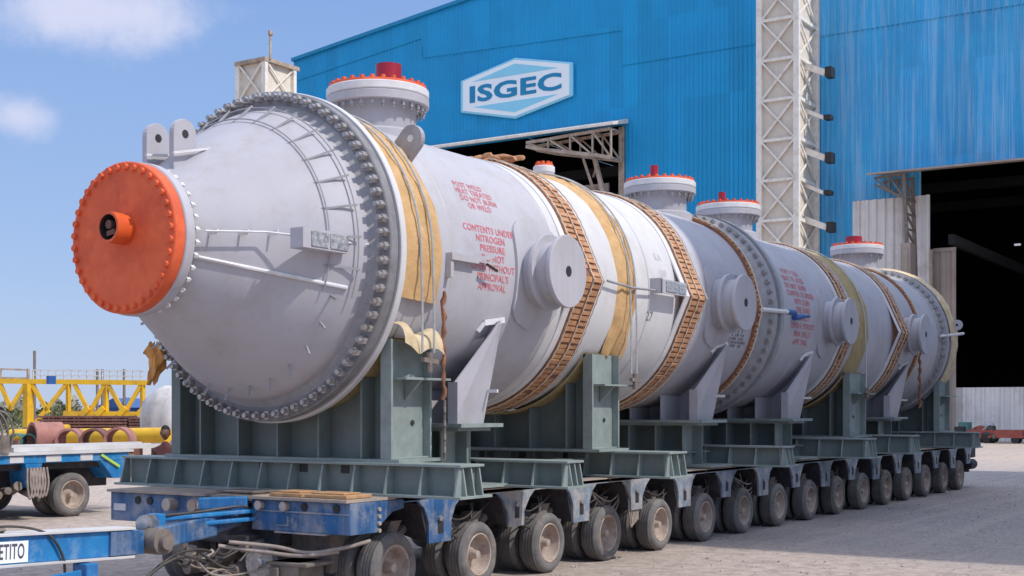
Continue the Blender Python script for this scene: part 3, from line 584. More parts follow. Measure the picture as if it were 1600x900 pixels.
# trunnions
def rrect(cx, cz, w, h, r, n=6):
    P = []
    for (sx, sz, a0) in ((1, 1, 0), (-1, 1, 90), (-1, -1, 180), (1, -1, 270)):
        for i in range(n+1): a = radians(a0+90*i/n); P.append((cx+sx*(w/2-r)+r*cos(a), cz+sz*(h/2-r)+r*sin(a)))
    return P
for X in (2.84, 8.45, 13.66, 18.9):
    # pad plate hugging the shell
    P = []; nz = 18
    b = MB(); vs = []; hw = .52
    prof = []
    for k in range(nz+1):
        th = -24+48*k/nz; w = hw*min(1, sqrt(max(0.02, 1-max(0, (abs(th)-14)/10.2)**2)))
        prof.append((th, w))
    for (th, w) in prof: vs += [cp(X-w, th, R-.01), cp(X-w, th, R+.035), cp(X+w, th, R+.035), cp(X+w, th, R-.01)]
    fs = []
    for k in range(nz):
        a = 4*k; c = 4*(k+1); fs += [(a, a+1, c+1, c), (a+1, a+2, c+2, c+1), (a+2, a+3, c+3, c+2)]
    fs += [(0, 3, 2, 1), (4*nz, 4*nz+1, 4*nz+2, 4*nz+3)]
    b.add(vs, fs); tr_ = b.build('trunnion', 'shell', ves, smooth=30)
    MB().lathe((X, -.02, H), 'y', [(.1, .40), (-.16, .40), (-.16, .47), (-.20, .475), (-.215, .47), (-.215, .38), (-.40, .38), (-.40, .445), (-.41, .452), (-.45, .452), (-.46, .445)], 56).build('trunnion_disc', 'shell', tr_, smooth=30)
    MB().cyl((X, -.484, H), (X, -.47, H), .068, 20).build('trunnion_hole', 'black', tr_)
# nozzles
def nozzle(X, ztop, rf_, rn, redh=None, nbn=24, bluecap=False, lab=None):
    n_ = MB().lathe((X, YA, 0), 'z', [(H+R-.35, rn), (ztop-.30, rn), (ztop-.24, rn+.03), (ztop-.24, rf_-.01), (ztop-.23, rf_), (ztop-.14, rf_), (ztop-.13, rf_-.01)], 64).build('nozzle', 'shell', ves, smooth=30)
    if lab: n_['label'] = lab
    MB().lathe((X, YA, 0), 'z', [(H+R-.1, rn+.10), (H+R+.02, rn+.10), (H+R+.05, rn+.06), (H+R+.05, rn)], 64, cap=False).build('nozzle_pad', 'shell', n_, smooth=30)
    MB().lathe((X, YA, 0), 'z', [(ztop-.125, rf_-.01), (ztop-.11, rf_), (ztop-.03, rf_), (ztop-.02, rf_-.01)], 64).build('blind_flange', 'lip', n_, smooth=30)
    MB().lathe((X, YA, 0), 'z', [(ztop-.02, rf_-.02), (ztop+.012, rf_-.025)], 64).build('cover_plate', 'orange', n_, smooth=30)
    b = MB(); c = MB()
    for i in range(nbn):
        a = 2*pi*(i+.5)/nbn; x, y = X+(rf_-.065)*cos(a), YA+(rf_-.065)*sin(a)
        b.cyl((x, y, ztop-.30), (x, y, ztop-.24), .030, 6); b.cyl((x, y, ztop-.335), (x, y, ztop-.30), .015, 6); c.cyl((x, y, ztop+.01), (x, y, ztop+.05), .032, 6)
    tag(b.build('stud_nuts', 'bolt', n_), kind='stuff'); tag(c.build('stud_heads', 'orange', n_), kind='stuff')
    if redh:
        rx, rw, rh, mm = redh; MB().cyl((X+rx, YA, ztop), (X+rx, YA, ztop+rh), rw, 24).build('pipe_stub', mm, n_, smooth=30)
    if bluecap: MB().cyl((X+.28, YA, ztop+.02), (X+.28, YA, ztop+.12), .19, 16).build('blue_cap', 'capblue', n_, smooth=30)
nozzle(1.76, 6.12, .645, .48, (.22, .165, .36, 'redcap'), 28)
nozzle(9.70, 6.12, .635, .47, (-.22, .07, .26, 'redcap'), 26)
nozzle(12.7, 6.10, .63, .47, (-.30, .07, .22, 'redcap'), 26)
nozzle(20.6, 6.14, .645, .47, (-.25, .20, .20, 'redcap'), 24, bluecap=True)
nozzle(5.77, 5.80, .165, .10, None, 8)
# lugs on the flanges
def lug_r(X, th, r0, r1, w, m='flange'):
    a = radians(th); u = Vector((0, -cos(a), sin(a))); v = Vector((0, sin(a), cos(a)))
    pts = [(-w/2, r0), (w/2, r0), (w/2, r1-w/2)]+[(w/2*cos(t), r1-w/2+w/2*sin(t)) for t in [pi*i/12 for i in range(1, 12)]]+[(-w/2, r1-w/2)]
    vs = []
    for x in (X, X+.07): vs += [Vector((x, YA, H))+u*p[1]+v*p[0] for p in pts]
    n = len(pts); b = MB(); b.add(vs, [tuple(range(n)), tuple(range(2*n-1, n-1, -1))]+[(i, i+n, (i+1)%n+n, (i+1)%n) for i in range(n)])
    o = b.build('lifting_lug', m, ves, bevel=.006)
    c = Vector((X, YA, H))+u*(r1-w*.5); h = MB(); h.cyl(c-Vector((.004,0,0)), c+Vector((.074,0,0)), w*.13, 14); h.build('lug_hole', 'black' if m != 'flange' else 'lip', o)
lug_r(.70, 46, 1.66, 2.06, .32)
lug_r(22.45, 12, 1.7, 2.12, .26, 'shell')
# small fittings on the near side
b = MB(); b.box((.86, -.12, H-.02), (1.40, .0, H+.06)); b.box((.86, -.10, H-.22), (.92, .05, H-.02)); b.bar((1.40, -.09, H+.03), (1.66, -.14, H+.09), .05); b.build('arm_bracket', 'shell', ves)
b = MB(); b.bar((1.5, -.16, H-.02), (1.72, -.16, H-.08), .025); b.build('hook', 'black', ves)
b = MB(); b.box((5.95, -.22, H-.02), (6.0, .06, H+.20)); b.box((5.95, -.24, H-.02), (6.75, -.21, H+.18)); bo = b.build('nameplate_bracket', 'shell', ves)
b = MB(); b.box((6.05, -.252, H+.01), (6.42, -.243, H+.16)); b.box((6.47, -.252, H+.01), (6.70, -.243, H+.15)); b.build('nameplate', 'plate', bo)
b = MB(); b.tube([(4.5, -.12, H+.04), (5.2, -.13, H+.0), (5.95, -.12, H+.02)], .018, 6); b.build('rail', 'flange', ves); b = MB(); b.tube([(6.75, -.1, H+.08), (7.3, -.12, H-.04)], .018, 6); b.build('rail', 'flange', ves)
b = MB(); b.cyl((9.95, -.14, H), (10.95, -.22, H+.02), .04, 8); b.cyl((21.6, -.1, H+.1), (22.9, -.32, H+.22), .035, 8); b.build('stay_rod', 'lip', ves)
b = MB()
b.cyl((10.95, -.22, H+.02), (11.25, -.24, H+.02), .05, 8); b.cyl((11.25, -.24, H+.0), (11.3, -.25, H+.0), .035, 8); b.build('blue_cap', 'capblue', ves); b = MB()
b.cyl((11.6, -.10, H-.04), (11.9, -.14, H-.0), .055, 8); b.cyl((11.9, -.14, H), (12.2, -.16, H+.02), .03, 8); b.build('blue_cap', 'capblue', ves)
# support saddles welded under the vessel
def circ_z(Y, r): return H-sqrt(max(0, r*r-(Y-YA)**2))
def ves_saddle(x0, x1):
    zb = 1.93
    pts = [(YA-1.42, zb), (YA-1.60, 2.75), (YA-1.68, 3.12), (YA-1.68, 3.17)]
    for i in range(25):
        a = radians(-24-132*i/24); pts.append((YA-(R-.004)*cos(a), H+(R-.004)*sin(a)))
    pts += [(YA+1.68, 3.17), (YA+1.60, 2.75), (YA+1.42, zb)]
    b = MB(); b.prism(pts, 'x', x1-.05, x1-.015)
    s = b.build('support_saddle', 'shell', ves)
    for k in range(1, 6):
        y = YA-1.40+k*.56; zt = min(2.42, circ_z(y, R))
        b = MB(); b.box((x0, y-.014, zb), (x1-.05, y+.014, zt)); b.build('stiffener', 'shell', s)
    b = MB(); q1 = [(x0, YA-1.425, zb), (x1-.05, YA-1.425, zb), (x1-.05, YA-1.685, 3.16), (x0, YA-1.45, 2.42)]; b.add(q1+[(p[0], p[1]+.02, p[2]) for p in q1], [(0,1,2,3),(7,6,5,4),(0,4,5,1),(1,5,6,2),(2,6,7,3),(3,7,4,0)]); b.build('end_plate', 'shell', s)
    for sg_ in (-1, 1):
        y = YA+sg_*1.42; b = MB(); b.box((x0-.012, y-.07, zb), (x0, y+.07, 2.42)); b.build('edge_strip', 'shell', s)
    c = MB(); c.box((x0-.12, YA-1.62, zb-.045), (x1+.12, YA+1.62, zb)); c.build('base_plate', 'greenlt', s)
    c = MB(); c.box((x1-.08, YA-1.66, 2.30), (x1-.052, YA-1.20, 2.34)); c.build('tag_plate', 'lip', s)
    c = MB(); c.bar(cp(x1-.25, -23, R+.03), cp(x1+.15, -21, R+.03), .02, .07); c.bar(cp(x1-.25, -23, R+.03), cp(x1-.3, -27, R+.02), .02, .05); c.build('cover_strip', 'lip', s)
    return s
SADV = ((1.40, 2.05), (8.05, 8.8), (12.05, 12.85), (18.35, 19.2))
for a, b_ in SADV: ves_saddle(a, b_)
# stencilled warnings
def shell_text(lines, X, th0, size, lead, m, parent=ves, jit=.4, name='warning_text', bold=.012, r=R+.004, sx=1.0):
    b = MB(); rnd = random.Random(5)
    for k, (ln, dx) in enumerate(lines):
        v, f = text_mesh(ln, size, bold)
        th = th0-math.degrees((k*lead)/r)
        b.add([cp(X+dx+p[0]*sx, th+math.degrees(p[1]/r), r) for p in v], f)
    return b.build(name, m, parent)
shell_text([('POST WELD', 0), ('HEAT TREATED', .06), ('DO NOT BURN', .10), ('OR WELD', .06)], 1.70, 33.0, .112, .100, 'redtxt', sx=.95, bold=.006)
shell_text([('CONTENTS UNDER', -.02), ('NITROGEN', -.02), ('PRESSURE', 0), ('DO NOT', 0), ('OPEN WITHOUT', 0), ("PRINCIPAL'S", 0), ('APPROVAL', 0)], 1.83, 13.0, .118, .114, 'redtxt', bold=.012, sx=1.0)
shell_text([('POST WELD', 0), ('HEAT TREATED', 0), ('DO NOT BURN', 0)], 12.1, 28, .15, .15, 'redtxt', bold=.01)
shell_text([('CONTENTS UNDER', 0), ('NITROGEN', 0), ('PRESSURE', 0), ('DO NOT', 0), ('OPEN WITHOUT', 0), ("PRINCIPAL'S", 0), ('APPROVAL', 0)], 12.25, 13, .15, .15, 'redtxt', bold=.012)
b = MB(); rnd = random.Random(11)   # data panel too small to read: rows of broken stencil strokes
for k in range(20):
    th = 17-k*2.1
    if k in (4, 9): continue
    xs = 9.25 if k < 13 else 9.0
    ln = rnd.choice((3, 5, 7, 6)) if k < 10 else rnd.choice((8, 10, 11))
    for j in range(ln):
        if rnd.random() < .18: continue
        X = xs+j*.075; w = rnd.uniform(.035, .055); hh = 1.5
        b.add([cp(X, th, R+.005), cp(X+w, th, R+.005), cp(X+w, th+hh, R+.005), cp(X, th+hh, R+.005)], [(0,1,2,3)])
tag(b.build('data_stencil', 'blktxt', ves), kind='stuff')
shell_text([('27', 0)], 5.98, -14, .2, .2, 'blktxt', bold=.015, r=R+.012)
shell_text([('KA', 0), ('100', 0.05)], 6.35, 17, .17, .25, mat('faint_stencil', (.45, .45, .47), (.6, .6, .62)), bold=.0, r=R+.012)
# ------------------------------------------------------------------ bands and padding
def band(x0, x1, label, kink=.16, t0=0, slat=True, white=True):
    t = thing('lashing_band', (x0, YA, H+R), label, 'band', 'brown slatted bands strapped round the vessel')
    rf = hull(kink, R)
    MB().lathe(C0, 'x', [(x0, R), (x0, R+.03), (x1, R+.03), (x1, R)], 160, rf=rf).build('mat_backing', 'band', t)
    def hp(X, thd, r): a = radians(thd); rr = rf(a % (2*pi), r); return Vector((X, YA-rr*cos(a), H+rr*sin(a)))
    w = x1-x0; rnd = random.Random(int(x0*10)); b = MB()
    n = 132
    rows = ((.10, .46), (.54, .90)) if w > .35 else ((.12, .88),)
    for (u, v_) in rows:
        for i in range(n):
            th = i*360/n+rnd.uniform(-.3, .3); dt = 1.08+rnd.uniform(-.22, .12)
            if rnd.random() < .06: continue
            h = .020+rnd.uniform(-.006, .008)
            p = [hp(x0+w*u, th-dt, R+.03), hp(x0+w*v_, th-dt, R+.03), hp(x0+w*v_, th+dt, R+.03), hp(x0+w*u, th+dt, R+.03)]
            q_ = [hp(x0+w*u, th-dt*.9, R+.03+h), hp(x0+w*v_, th-dt*.9, R+.03+h), hp(x0+w*v_, th+dt*.9, R+.03+h), hp(x0+w*u, th+dt*.9, R+.03+h)]
            b.hexa(p+q_)
    tag(b.build('slats', 'slat', t), kind='stuff')
    b = MB()
    for u in ((.03, .5, .97) if w > .35 else (.5,)):
        b.tube([hp(x0+w*u, 360*i/240, R+.062+.004*sin(i*2.1)) for i in range(241)], .010 if w > .35 else .014, 5)
    b.build('rope', 'rope', t)
    if white:
        MB().lathe(C0, 'x', [(x0-.13, R), (x0-.13, R+.022), (x0, R+.026), (x0, R)], 160, rf=rf, closed=True).build('felt_edge', 'lip', t)
    return t
band(3.62, 4.18, 'broad rust-brown slatted band right beside the nearest round trunnion disc')
band(6.92, 7.48, 'rust-brown slatted band with a sharp kink, left of the second trunnion disc')
band(14.35, 14.85, 'rust-brown slatted band just beyond the third trunnion disc')
band(17.9, 18.45, 'rust-brown slatted band with white edge, between last padding strip and fourth trunnion disc')
band(9.9, 10.04, 'thin brown cord band in front of the middle bolted flange', kink=.05, white=False)
band(19.75, 19.95, 'thin brown knotted band just behind the fourth trunnion disc', kink=.05, white=False)
def padding(x0, x1, t0, t1, m, label, wires=(), wend=None, seed=1, flare=0., thick=.05, R=1.70):
    t = thing('padding_blanket', (x0, YA, H+R), label, 'blanket', 'protective padding laid over the vessel')
    rnd = random.Random(seed); nx, nth = 7, 70; b = MB(); vs = []
    ph = [rnd.uniform(0, 6) for _ in range(6)]
    for j in range(nth+1):
        th = t0+(t1-t0)*j/nth; fl_ = flare*max(0, 1-(th-t0)/14)
        for i in range(nx+1):
            u = i/nx; x = x0+(x1-x0)*u + .02*sin(th*.11+ph[0])+.012*sin(th*.31+ph[1]+u*3)
            r = R+thick*(.55+.45*sin(pi*u)**.5)+.012*sin(th*.22+u*7+ph[2])+.008*sin(th*.6+u*13+ph[3])+fl_*(.5+.5*sin(u*9+ph[4]))
            if i in (0, nx): r = R+.004+fl_*.5
            vs.append(cp(x, th-(u-.5)*1.5*(1 if j == 0 else 0), r))
    b.add(vs, [(j*(nx+1)+i, j*(nx+1)+i+1, (j+1)*(nx+1)+i+1, (j+1)*(nx+1)+i) for j in range(nth) for i in range(nx)])
    o = b.build('pad', m, t, smooth=60)
    if wires:
        for u in wires:
            w = MB(); X = x0+(x1-x0)*u
            pts = [cp(X, th, R+.085) for th in [t1-(t1-0)*k/60 for k in range(61)]]
            pts += [Vector((X, pts[-1].y-.02, z)) for z in (H-.5, H-1.0, wend or 2.6)]
            w.tube(pts, .013, 6); w.build('tie_cable', 'steel_wire', t)
        w = MB(); X = x0+(x1-x0)*sum(wires)/len(wires); z = wend or 2.6
        w.cyl((X, YA-R-.12, z), (X, YA-R-.12, z-.22), .035, 8); w.bar((X-.12, YA-R-.12, z-.08), (X+.14, YA-R-.12, z-.10), .05); w.build('turnbuckle', 'axle', t)
    return t
padding(-.07, .76, -17, 150, 'blanket', 'wide orange-tan padding blanket behind the big front flange', wires=(.42, .68), wend=2.72, flare=.05)
padding(4.90, 5.50, -33, 150, 'blanket', 'orange-tan padding blanket between the first two brown bands', wires=(.45, .72), wend=2.6, seed=4, flare=.07)
padding(15.2, 16.1, -42, 150, 'blanket_b', 'khaki padding blanket on the rear half beyond the third trunnion disc', wires=(.5,), wend=2.55, seed=7, flare=.06)
padding(22.18, 22.75, -32, 150, 'cloth', 'cream padding blanket hanging over the far end flange', seed=9, flare=.02, R=1.87)
# crumpled cloth on the first saddle
b = MB(); vs = []; nx, ny = 10, 6
for j in range(ny+1):
    for i in range(nx+1):
        u, v_ = i/nx, j/ny
        vs.append((.02+.72*u, .12-.22*sin(v_*1.6)-.03*sin(u*9), 3.02-.06*u-.25*v_*v_+.05*sin(u*8+v_*2)))
b.add(vs, [(j*(nx+1)+i, j*(nx+1)+i+1, (j+1)*(nx+1)+i+1, (j+1)*(nx+1)+i) for j in range(ny) for i in range(nx)])
tag(b.build('cloth_sheet', 'cloth', smooth=60), 'crumpled cream cloth tucked over the near end of the first saddle', 'cloth')
# brown rope / chain hanging from the first course
t = thing('hanging_rope', (.74, -.08, 3.3), 'knotted brown rope hanging beside the first padding blanket, ending in a chain', 'rope')
b = MB(); pts = [(.72+.015*sin(i*1.7), -.10-.01*cos(i), 3.42-.058*i) for i in range(22)]
b.tube(pts, [.017+.009*((i*7) % 3) for i in range(22)], 7); b.build('rope_bundle', 'band', t, smooth=50)
b = MB()
for i in range(9): z = 2.2-.075*i; b.cyl((.74, -.10, z), (.74+.012*(-1)**i, -.10+.01*(-1)**i, z-.07), .018, 6)
b.build('chain', 'axle', t)
t = thing('hanging_rope', (20.1, -.08, 3.3), 'knotted brown rope hanging under the fourth trunnion disc', 'rope')
b = MB(); b.tube([(19.9+.03*sin(i*1.7), -.06-.01*cos(i), 3.5-.065*i) for i in range(22)], [.02+.012*((i*5) % 3) for i in range(22)], 7); b.build('rope_bundle', 'band', t, smooth=50)
# rag by the flange
b = MB(); rnd = random.Random(2); vs = []; nu, nv = 26, 18
for j_ in range(nv+1):
    for i_ in range(nu+1):
        u, v_ = i_/nu, j_/nv; a = u*2*pi
        rr_ = .78*(.19-.13*v_**.8)*(1+.35*sin(3*a+v_*5)+.22*sin(7*a-v_*9)+.12*sin(11*a+v_*14))*(sin(pi*min(1, v_*1.6+.12)/1.0) if v_ < .3 else 1)
        vs.append((-.32+rr_*cos(a)*.9+.05*sin(v_*4), 3.38+.05*v_+rr_*sin(a), 2.88-.46*v_+.04*sin(5*a+v_*6)))
b.add(vs, [(q*(nu+1)+k, q*(nu+1)+k+1, (q+1)*(nu+1)+k+1, (q+1)*(nu+1)+k) for q in range(nv) for k in range(nu)])
tag(b.build('rag', mat('orange_rag', (.74, .38, .10), (.50, .22, .08), rough=.9, scale=8), smooth=80), 'bunched orange rag tied at the lower left of the front flange', 'rag')
b = MB(); b.tube([(3.45+.028*k+.06*sin(k*.9), 1.25+.12*cos(k*.9), H+R-.01+.03*sin(k*.5)+.004*k) for k in range(34)], [.028+.012*sin(k*1.7) for k in range(34)], 6)
tag(b.build('rope_coil', 'slat', smooth=60), 'loose brown rope bundle on top of the vessel by the first band', 'rope')
# ------------------------------------------------------------------ transport saddles
def tsaddle(x0, x1, yn, yf, label, zb=1.555, ztop=2.80, shelf=True, nst=5):
    t = thing('transport_saddle', ((x0+x1)/2, YA, zb), label, 'saddle', 'grey-green transport saddles')
    Rs = R+.055; xm = (x0+x1)/2
    def arc(r, ya, yb_, n=40):
        return [(ya+(yb_-ya)*i/n, H-sqrt(max(0.01, r*r-(ya+(yb_-ya)*i/n-YA)**2))) for i in range(n+1)]
    ya, yb_ = yn+.12, yf-.12
    y0a = max(ya, YA-Rs*.92); y1a = min(yb_, YA+Rs*.92)
    pts = [(ya, zb), (yb_, zb), (yb_, min(ztop, arc(Rs+.02, y1a, y1a)[0][1]))]+list(reversed(arc(Rs+.02, y0a, y1a)))+[(ya, arc(Rs+.02, y0a, y0a)[0][1])]
    b = MB(); b.prism(pts, 'x', xm-.10, xm-.07); b.build('web', 'green', t)
    b = MB()   # curved cradle plate
    P = arc(Rs, y0a, y1a, 48); vs = []
    for (y, z) in P:
        d = Vector((0, y-YA, z-H)).normalized()*.03
        vs += [(x0, y, z), (x1, y, z), (x1, y+d.y, z+d.z), (x0, y+d.y, z+d.z)]
    fs = []
    for k in range(len(P)-1):
        a = 4*k; c = a+4; fs += [(a, a+1, c+1, c), (a+2, a+3, c+3, c+2), (a+3, a, c, c+3), (a+1, a+2, c+2, c+1)]
    b.add(vs, fs); b.build('cradle_plate', 'blanket_b', t)
    for k in range(nst):
        y = ya+.02+(yb_-ya-.04)*(k+.5)/nst
        zt = H-sqrt(max(0.01, (Rs+.03)**2-(y-YA)**2))-.004 if abs(y-YA) < Rs else ztop
        zt = min(zt, ztop)
        b = MB(); b.box((x0+.04, y-.014, zb), (x1-.04, y+.014, zt)); b.build('stiffener', 'green', t)
    for (y, s_) in ((yn, 1), (yf, -1)):
        zc = 2.86
        c = MB(); c.box((x0, y, zb), (x0+.035, y+s_*.15, zc)); c.box((x1-.035, y, zb), (x1, y+s_*.15, zc)); c.box((x0+.035, y+s_*.10, zb), (x1-.035, y+s_*.13, zc))
        c.box((x0+.035, y+s_*.02, zb), (x1-.035, y+s_*.10, zb+.02))
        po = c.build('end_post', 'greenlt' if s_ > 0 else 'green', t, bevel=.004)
        if shelf and s_ > 0:
            d = MB(); d.box((x0+.06, y-.16, 2.42), (x1+.14, y+.1, 2.445)); d.prism([(y-.14, 2.42), (y+.09, 2.42), (y+.09, 2.2)], 'x', xm-.02, xm+.01); d.build('shelf_bracket', 'greenlt', po)
            d = MB(); d.cyl((x0+.5, y+.086, 1.95), (x0+.5, y+.096, 1.95), .03, 12); d.build('drain_hole', 'black', po)
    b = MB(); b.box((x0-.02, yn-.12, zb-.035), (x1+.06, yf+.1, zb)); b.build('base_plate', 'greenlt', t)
    return t
tsaddle(-.02, .72, .06, 3.45, 'grey-green transport saddle nearest the cone, under the first padding blanket', nst=5)
tsaddle(4.40, 5.18, .06, 3.3, 'grey-green transport saddle under the second tan padding blanket')
tsaddle(15.2, 16.25, .06, 3.3, 'grey-green transport saddle under the khaki padding blanket')
tsaddle(22.1, 23.1, .06, 3.3, 'rearmost grey-green transport saddle, beneath the far end flange')
# beams across the deck
def beam(x0, x1, yn, yf, z0, z1, label, holes=(), nst=14):
    t = thing('cross_beam', ((x0+x1)/2, (yn+yf)/2, z0), label, 'beam', 'grey-green cross beams on the trailer deck')
    b = MB(); b.box((x0-.05, yn-.05, z0), (x1+.05, yf+.05, z0+.028)); b.build('bottom_flange', 'greenlt', t, bevel=.004)
    b = MB(); b.box((x0+.03, yn, z1-.028), (x1-.03, yf, z1)); b.build('top_flange', 'greenlt', t, bevel=.004)
    b = MB(); b.box((x0+.13, yn+.06, z0+.028), (x0+.155, yf-.06, z1-.028)); b.box((x1-.155, yn+.06, z0+.028), (x1-.13, yf-.06, z1-.028))
    b.box((x0+.155, yn+.10, z0+.028), (x1-.155, yn+.125, z1-.028)); b.build('web', 'green', t)
    if yn < -.2 and yf-yn > 3 and holes:
        h = MB()
        for y in holes: h.box((x0+.124, y-.06, z1-.13), (x0+.1295, y+.06, z1-.04))
        h.build('web_hole', 'black', t)
    za, zb_ = z0+.028, z1-.028
    for k in range(nst):
        y = yn+.04+(yf-yn-.08)*k/(nst-1)
        b = MB(); b.prism([(x0-.03, za), (x0+.13, za), (x0+.13, zb_), (x0+.05, zb_)], 'y', y-.011, y+.011); b.build('gusset', 'greenlt', t)
    xm = (x0+x1)/2
    for xx in (x0+.10, xm, x1-.10):
        b = MB(); b.prism([(yn-.03, za), (yn+.12, za), (yn+.12, zb_), (yn+.02, zb_)], 'x', xx-.011, xx+.011); b.build('gusset', 'greenlt', t)
    return t
beam(-.13, .37, -.91, 4.25, 1.165, 1.52, 'frontmost grey-green cross beam, under the first saddle', holes=(1.95, 1.33, .72), nst=12)
beam(2.05, 2.50, -.91, 4.25, 1.165, 1.49, 'short-looking grey-green cross beam second from the front, below the first fin', nst=13)
beam(4.77, 5.38, -.91, 4.25, 1.165, 1.52, 'grey-green cross beam third from the front, under the second saddle', holes=(2.2, 1.5, .8), nst=13)
beam(9.0, 9.5, -.91, 4.25, 1.165, 1.50, 'grey-green cross beam fourth from the front, beside the second fin', nst=12)
beam(13.3, 13.9, -.91, 4.25, 1.165, 1.55, 'grey-green cross beam below the gap between the third fin and third saddle', nst=12)
beam(16.3, 16.9, -.91, 4.25, 1.165, 1.56, 'grey-green cross beam just behind the third saddle', nst=12)
beam(21.6, 22.2, -.91, 4.25, 1.165, 1.55, 'rearmost grey-green cross beam under the last saddle', nst=12)
# stools under the vessel's own saddles
LB = ['steel stool under the fin nearest the cone', 'steel stool under the second fin', 'steel stool under the third fin', 'steel stool under the rearmost fin']
for (a, c), lb in zip(SADV, LB):
    t = thing('steel_stool', ((a+c)/2, YA, 1.17), 'grey-green '+lb, 'stool', 'grey-green stools under the vessel saddles')
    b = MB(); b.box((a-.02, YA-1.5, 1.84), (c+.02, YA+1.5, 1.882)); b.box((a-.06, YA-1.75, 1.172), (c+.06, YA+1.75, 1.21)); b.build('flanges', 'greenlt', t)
    b = MB(); b.box(((a+c)/2-.02, YA-1.4, 1.21), ((a+c)/2+.02, YA+1.4, 1.84)); b.build('web', 'green', t)
    for k in range(6):
        y = YA-1.22+k*.49; b = MB(); b.box((a+.02, y-.013, 1.21), (c-.02, y+.013, 1.84)); b.build('stiffener', 'greenlt', t)
# long rails between beams
for (x0, x1, y, lb) in ((.5, 4.7, .35, 'front'), (5.5, 8.9, .35, 'middle'), (9.6, 13.2, .3, 'rear middle')):
    t = MB(); t.box((x0, y, 1.172), (x1, y+.22, 1.19)); t.box((x0, y+.1, 1.19), (x1, y+.12, 1.40)); t.box((x0, y, 1.40), (x1, y+.22, 1.42))
    tag(t.build('runner_rail', 'green'), 'low grey-green runner rail lying along the deck, the %s one' % lb, 'rail', 'runner rails along the deck')
# ------------------------------------------------------------------ main trailer
trl = thing('modular_trailer', (12, YA, 0), 'long low blue many-wheeled heavy-haul trailer carrying the vessel', 'trailer')
# wheel prototype pieces (outer face at y=0, axle towards +y)
TR, TW = .385, .275
def wheel_parts(X, Y, outer=True, face=-1, rad=TR, parent=None):
    """face -1: dish faces -Y"""
    c = (X, Y, rad)
    w = bpy.data.objects.new('wheel', None)
    s_ = -face
    def L(prof): return [(s_*t, r) for (t, r) in prof]
    ty = []
    r0 = rad*.66
    prof = [(.035, r0-.01), (.012, r0+.01), (.0, rad*.78), (.006, rad*.90), (.03, rad*.965), (.045, rad*.985)]
    x = .045
    for k in range(4):
        prof += [(x+.002, rad), (x+.026, rad), (x+.028, rad-.014), (x+.038, rad-.014)]; x += .040
    prof += [(TW-.03, rad*.965), (TW-.006, rad*.90), (TW, rad*.78), (TW-.012, r0+.01), (TW-.035, r0-.01)]
    tyre = MB().lathe(c, 'y', L(prof), 44, closed=True)
    rim = MB().lathe(c, 'y', L([(.022, r0+.004), (.012, r0-.012), (.022, r0-.024), (.09, r0-.034), (.15, r0-.062), (.165, .12), (.15, .08), (.15, 0.001)]), 36, cap=False)
    hub = MB().lathe(c, 'y', L([(.15, .068), (.09, .055), (.035, .046), (.028, .0)]), 20, cap=False)
    return tyre, rim, hub
def make_wheel(name, X, Y, parent, face=-1, rad=TR):
    ty, rm, hb = wheel_parts(X, Y, face=face, rad=rad)
    w = ty.build(name, 'tyre', parent, smooth=50)
    rm.build('rim', 'rim', w, smooth=40); hb.build('hub', 'hub', w, smooth=40)
    return w
def copy_part(o, parent, off):
    c = o.copy(); COL.objects.link(c); c.parent = parent; c.matrix_parent_inverse = o.matrix_parent_inverse.copy(); c.location = Vector(o.location)+Vector(off)
    for ch in o.children:
        d = ch.copy(); COL.objects.link(d); d.parent = c; d.matrix_parent_inverse = ch.matrix_parent_inverse.copy()
    return c
PW = 1.6
w_out = make_wheel('wheel', 0, 0, trl); w_in = make_wheel('wheel', 0, .34, trl)
w_far = make_wheel('wheel', 0, 2.98, trl); 
rnd = random.Random(4)
for i in range(1, 16):
    for w in (w_out, w_in, w_far): copy_part(w, trl, (i*PW, rnd.uniform(-.01, .01), 0))
for i in range(16): 
    c = MB(); 
AX = MB()
for i in range(16):
    X = i*PW
    b = MB(); b.cyl((X, .25, TR), (X, .47, TR), .07, 10)
    b.hexa([(X-.07, .28, TR-.05), (X+.07, .28, TR-.05), (X+.07, .44, TR-.05), (X-.07, .44, TR-.05), (X+.25, .28, .86), (X+.45, .28, .86), (X+.45, .44, .86), (X+.25, .44, .86)])
    b.cyl((X+.05, .36, TR+.05), (X+.62, .36, .78), .05, 8); b.build('suspension_arm', 'axle', trl)
    b = MB(); b.box((X+.1, 2.6, .35), (X+.3, 2.8, .9)); b.cyl((X, 2.6, TR), (X, 3.0, TR), .07, 10); b.build('suspension_arm', 'axle', trl)
# central spine and cross members
b = MB(); b.box((-.70, 1.05, .62), (25.0, 2.3, 1.10)); b.box((-.4, .55, .92), (24.9, 2.85, 1.09)); b.build('spine', 'under', trl)
b = MB(); b.box((-.76, .0, 1.10), (25.05, 3.34, 1.155)); b.build('deck_plate', 'deck', trl)
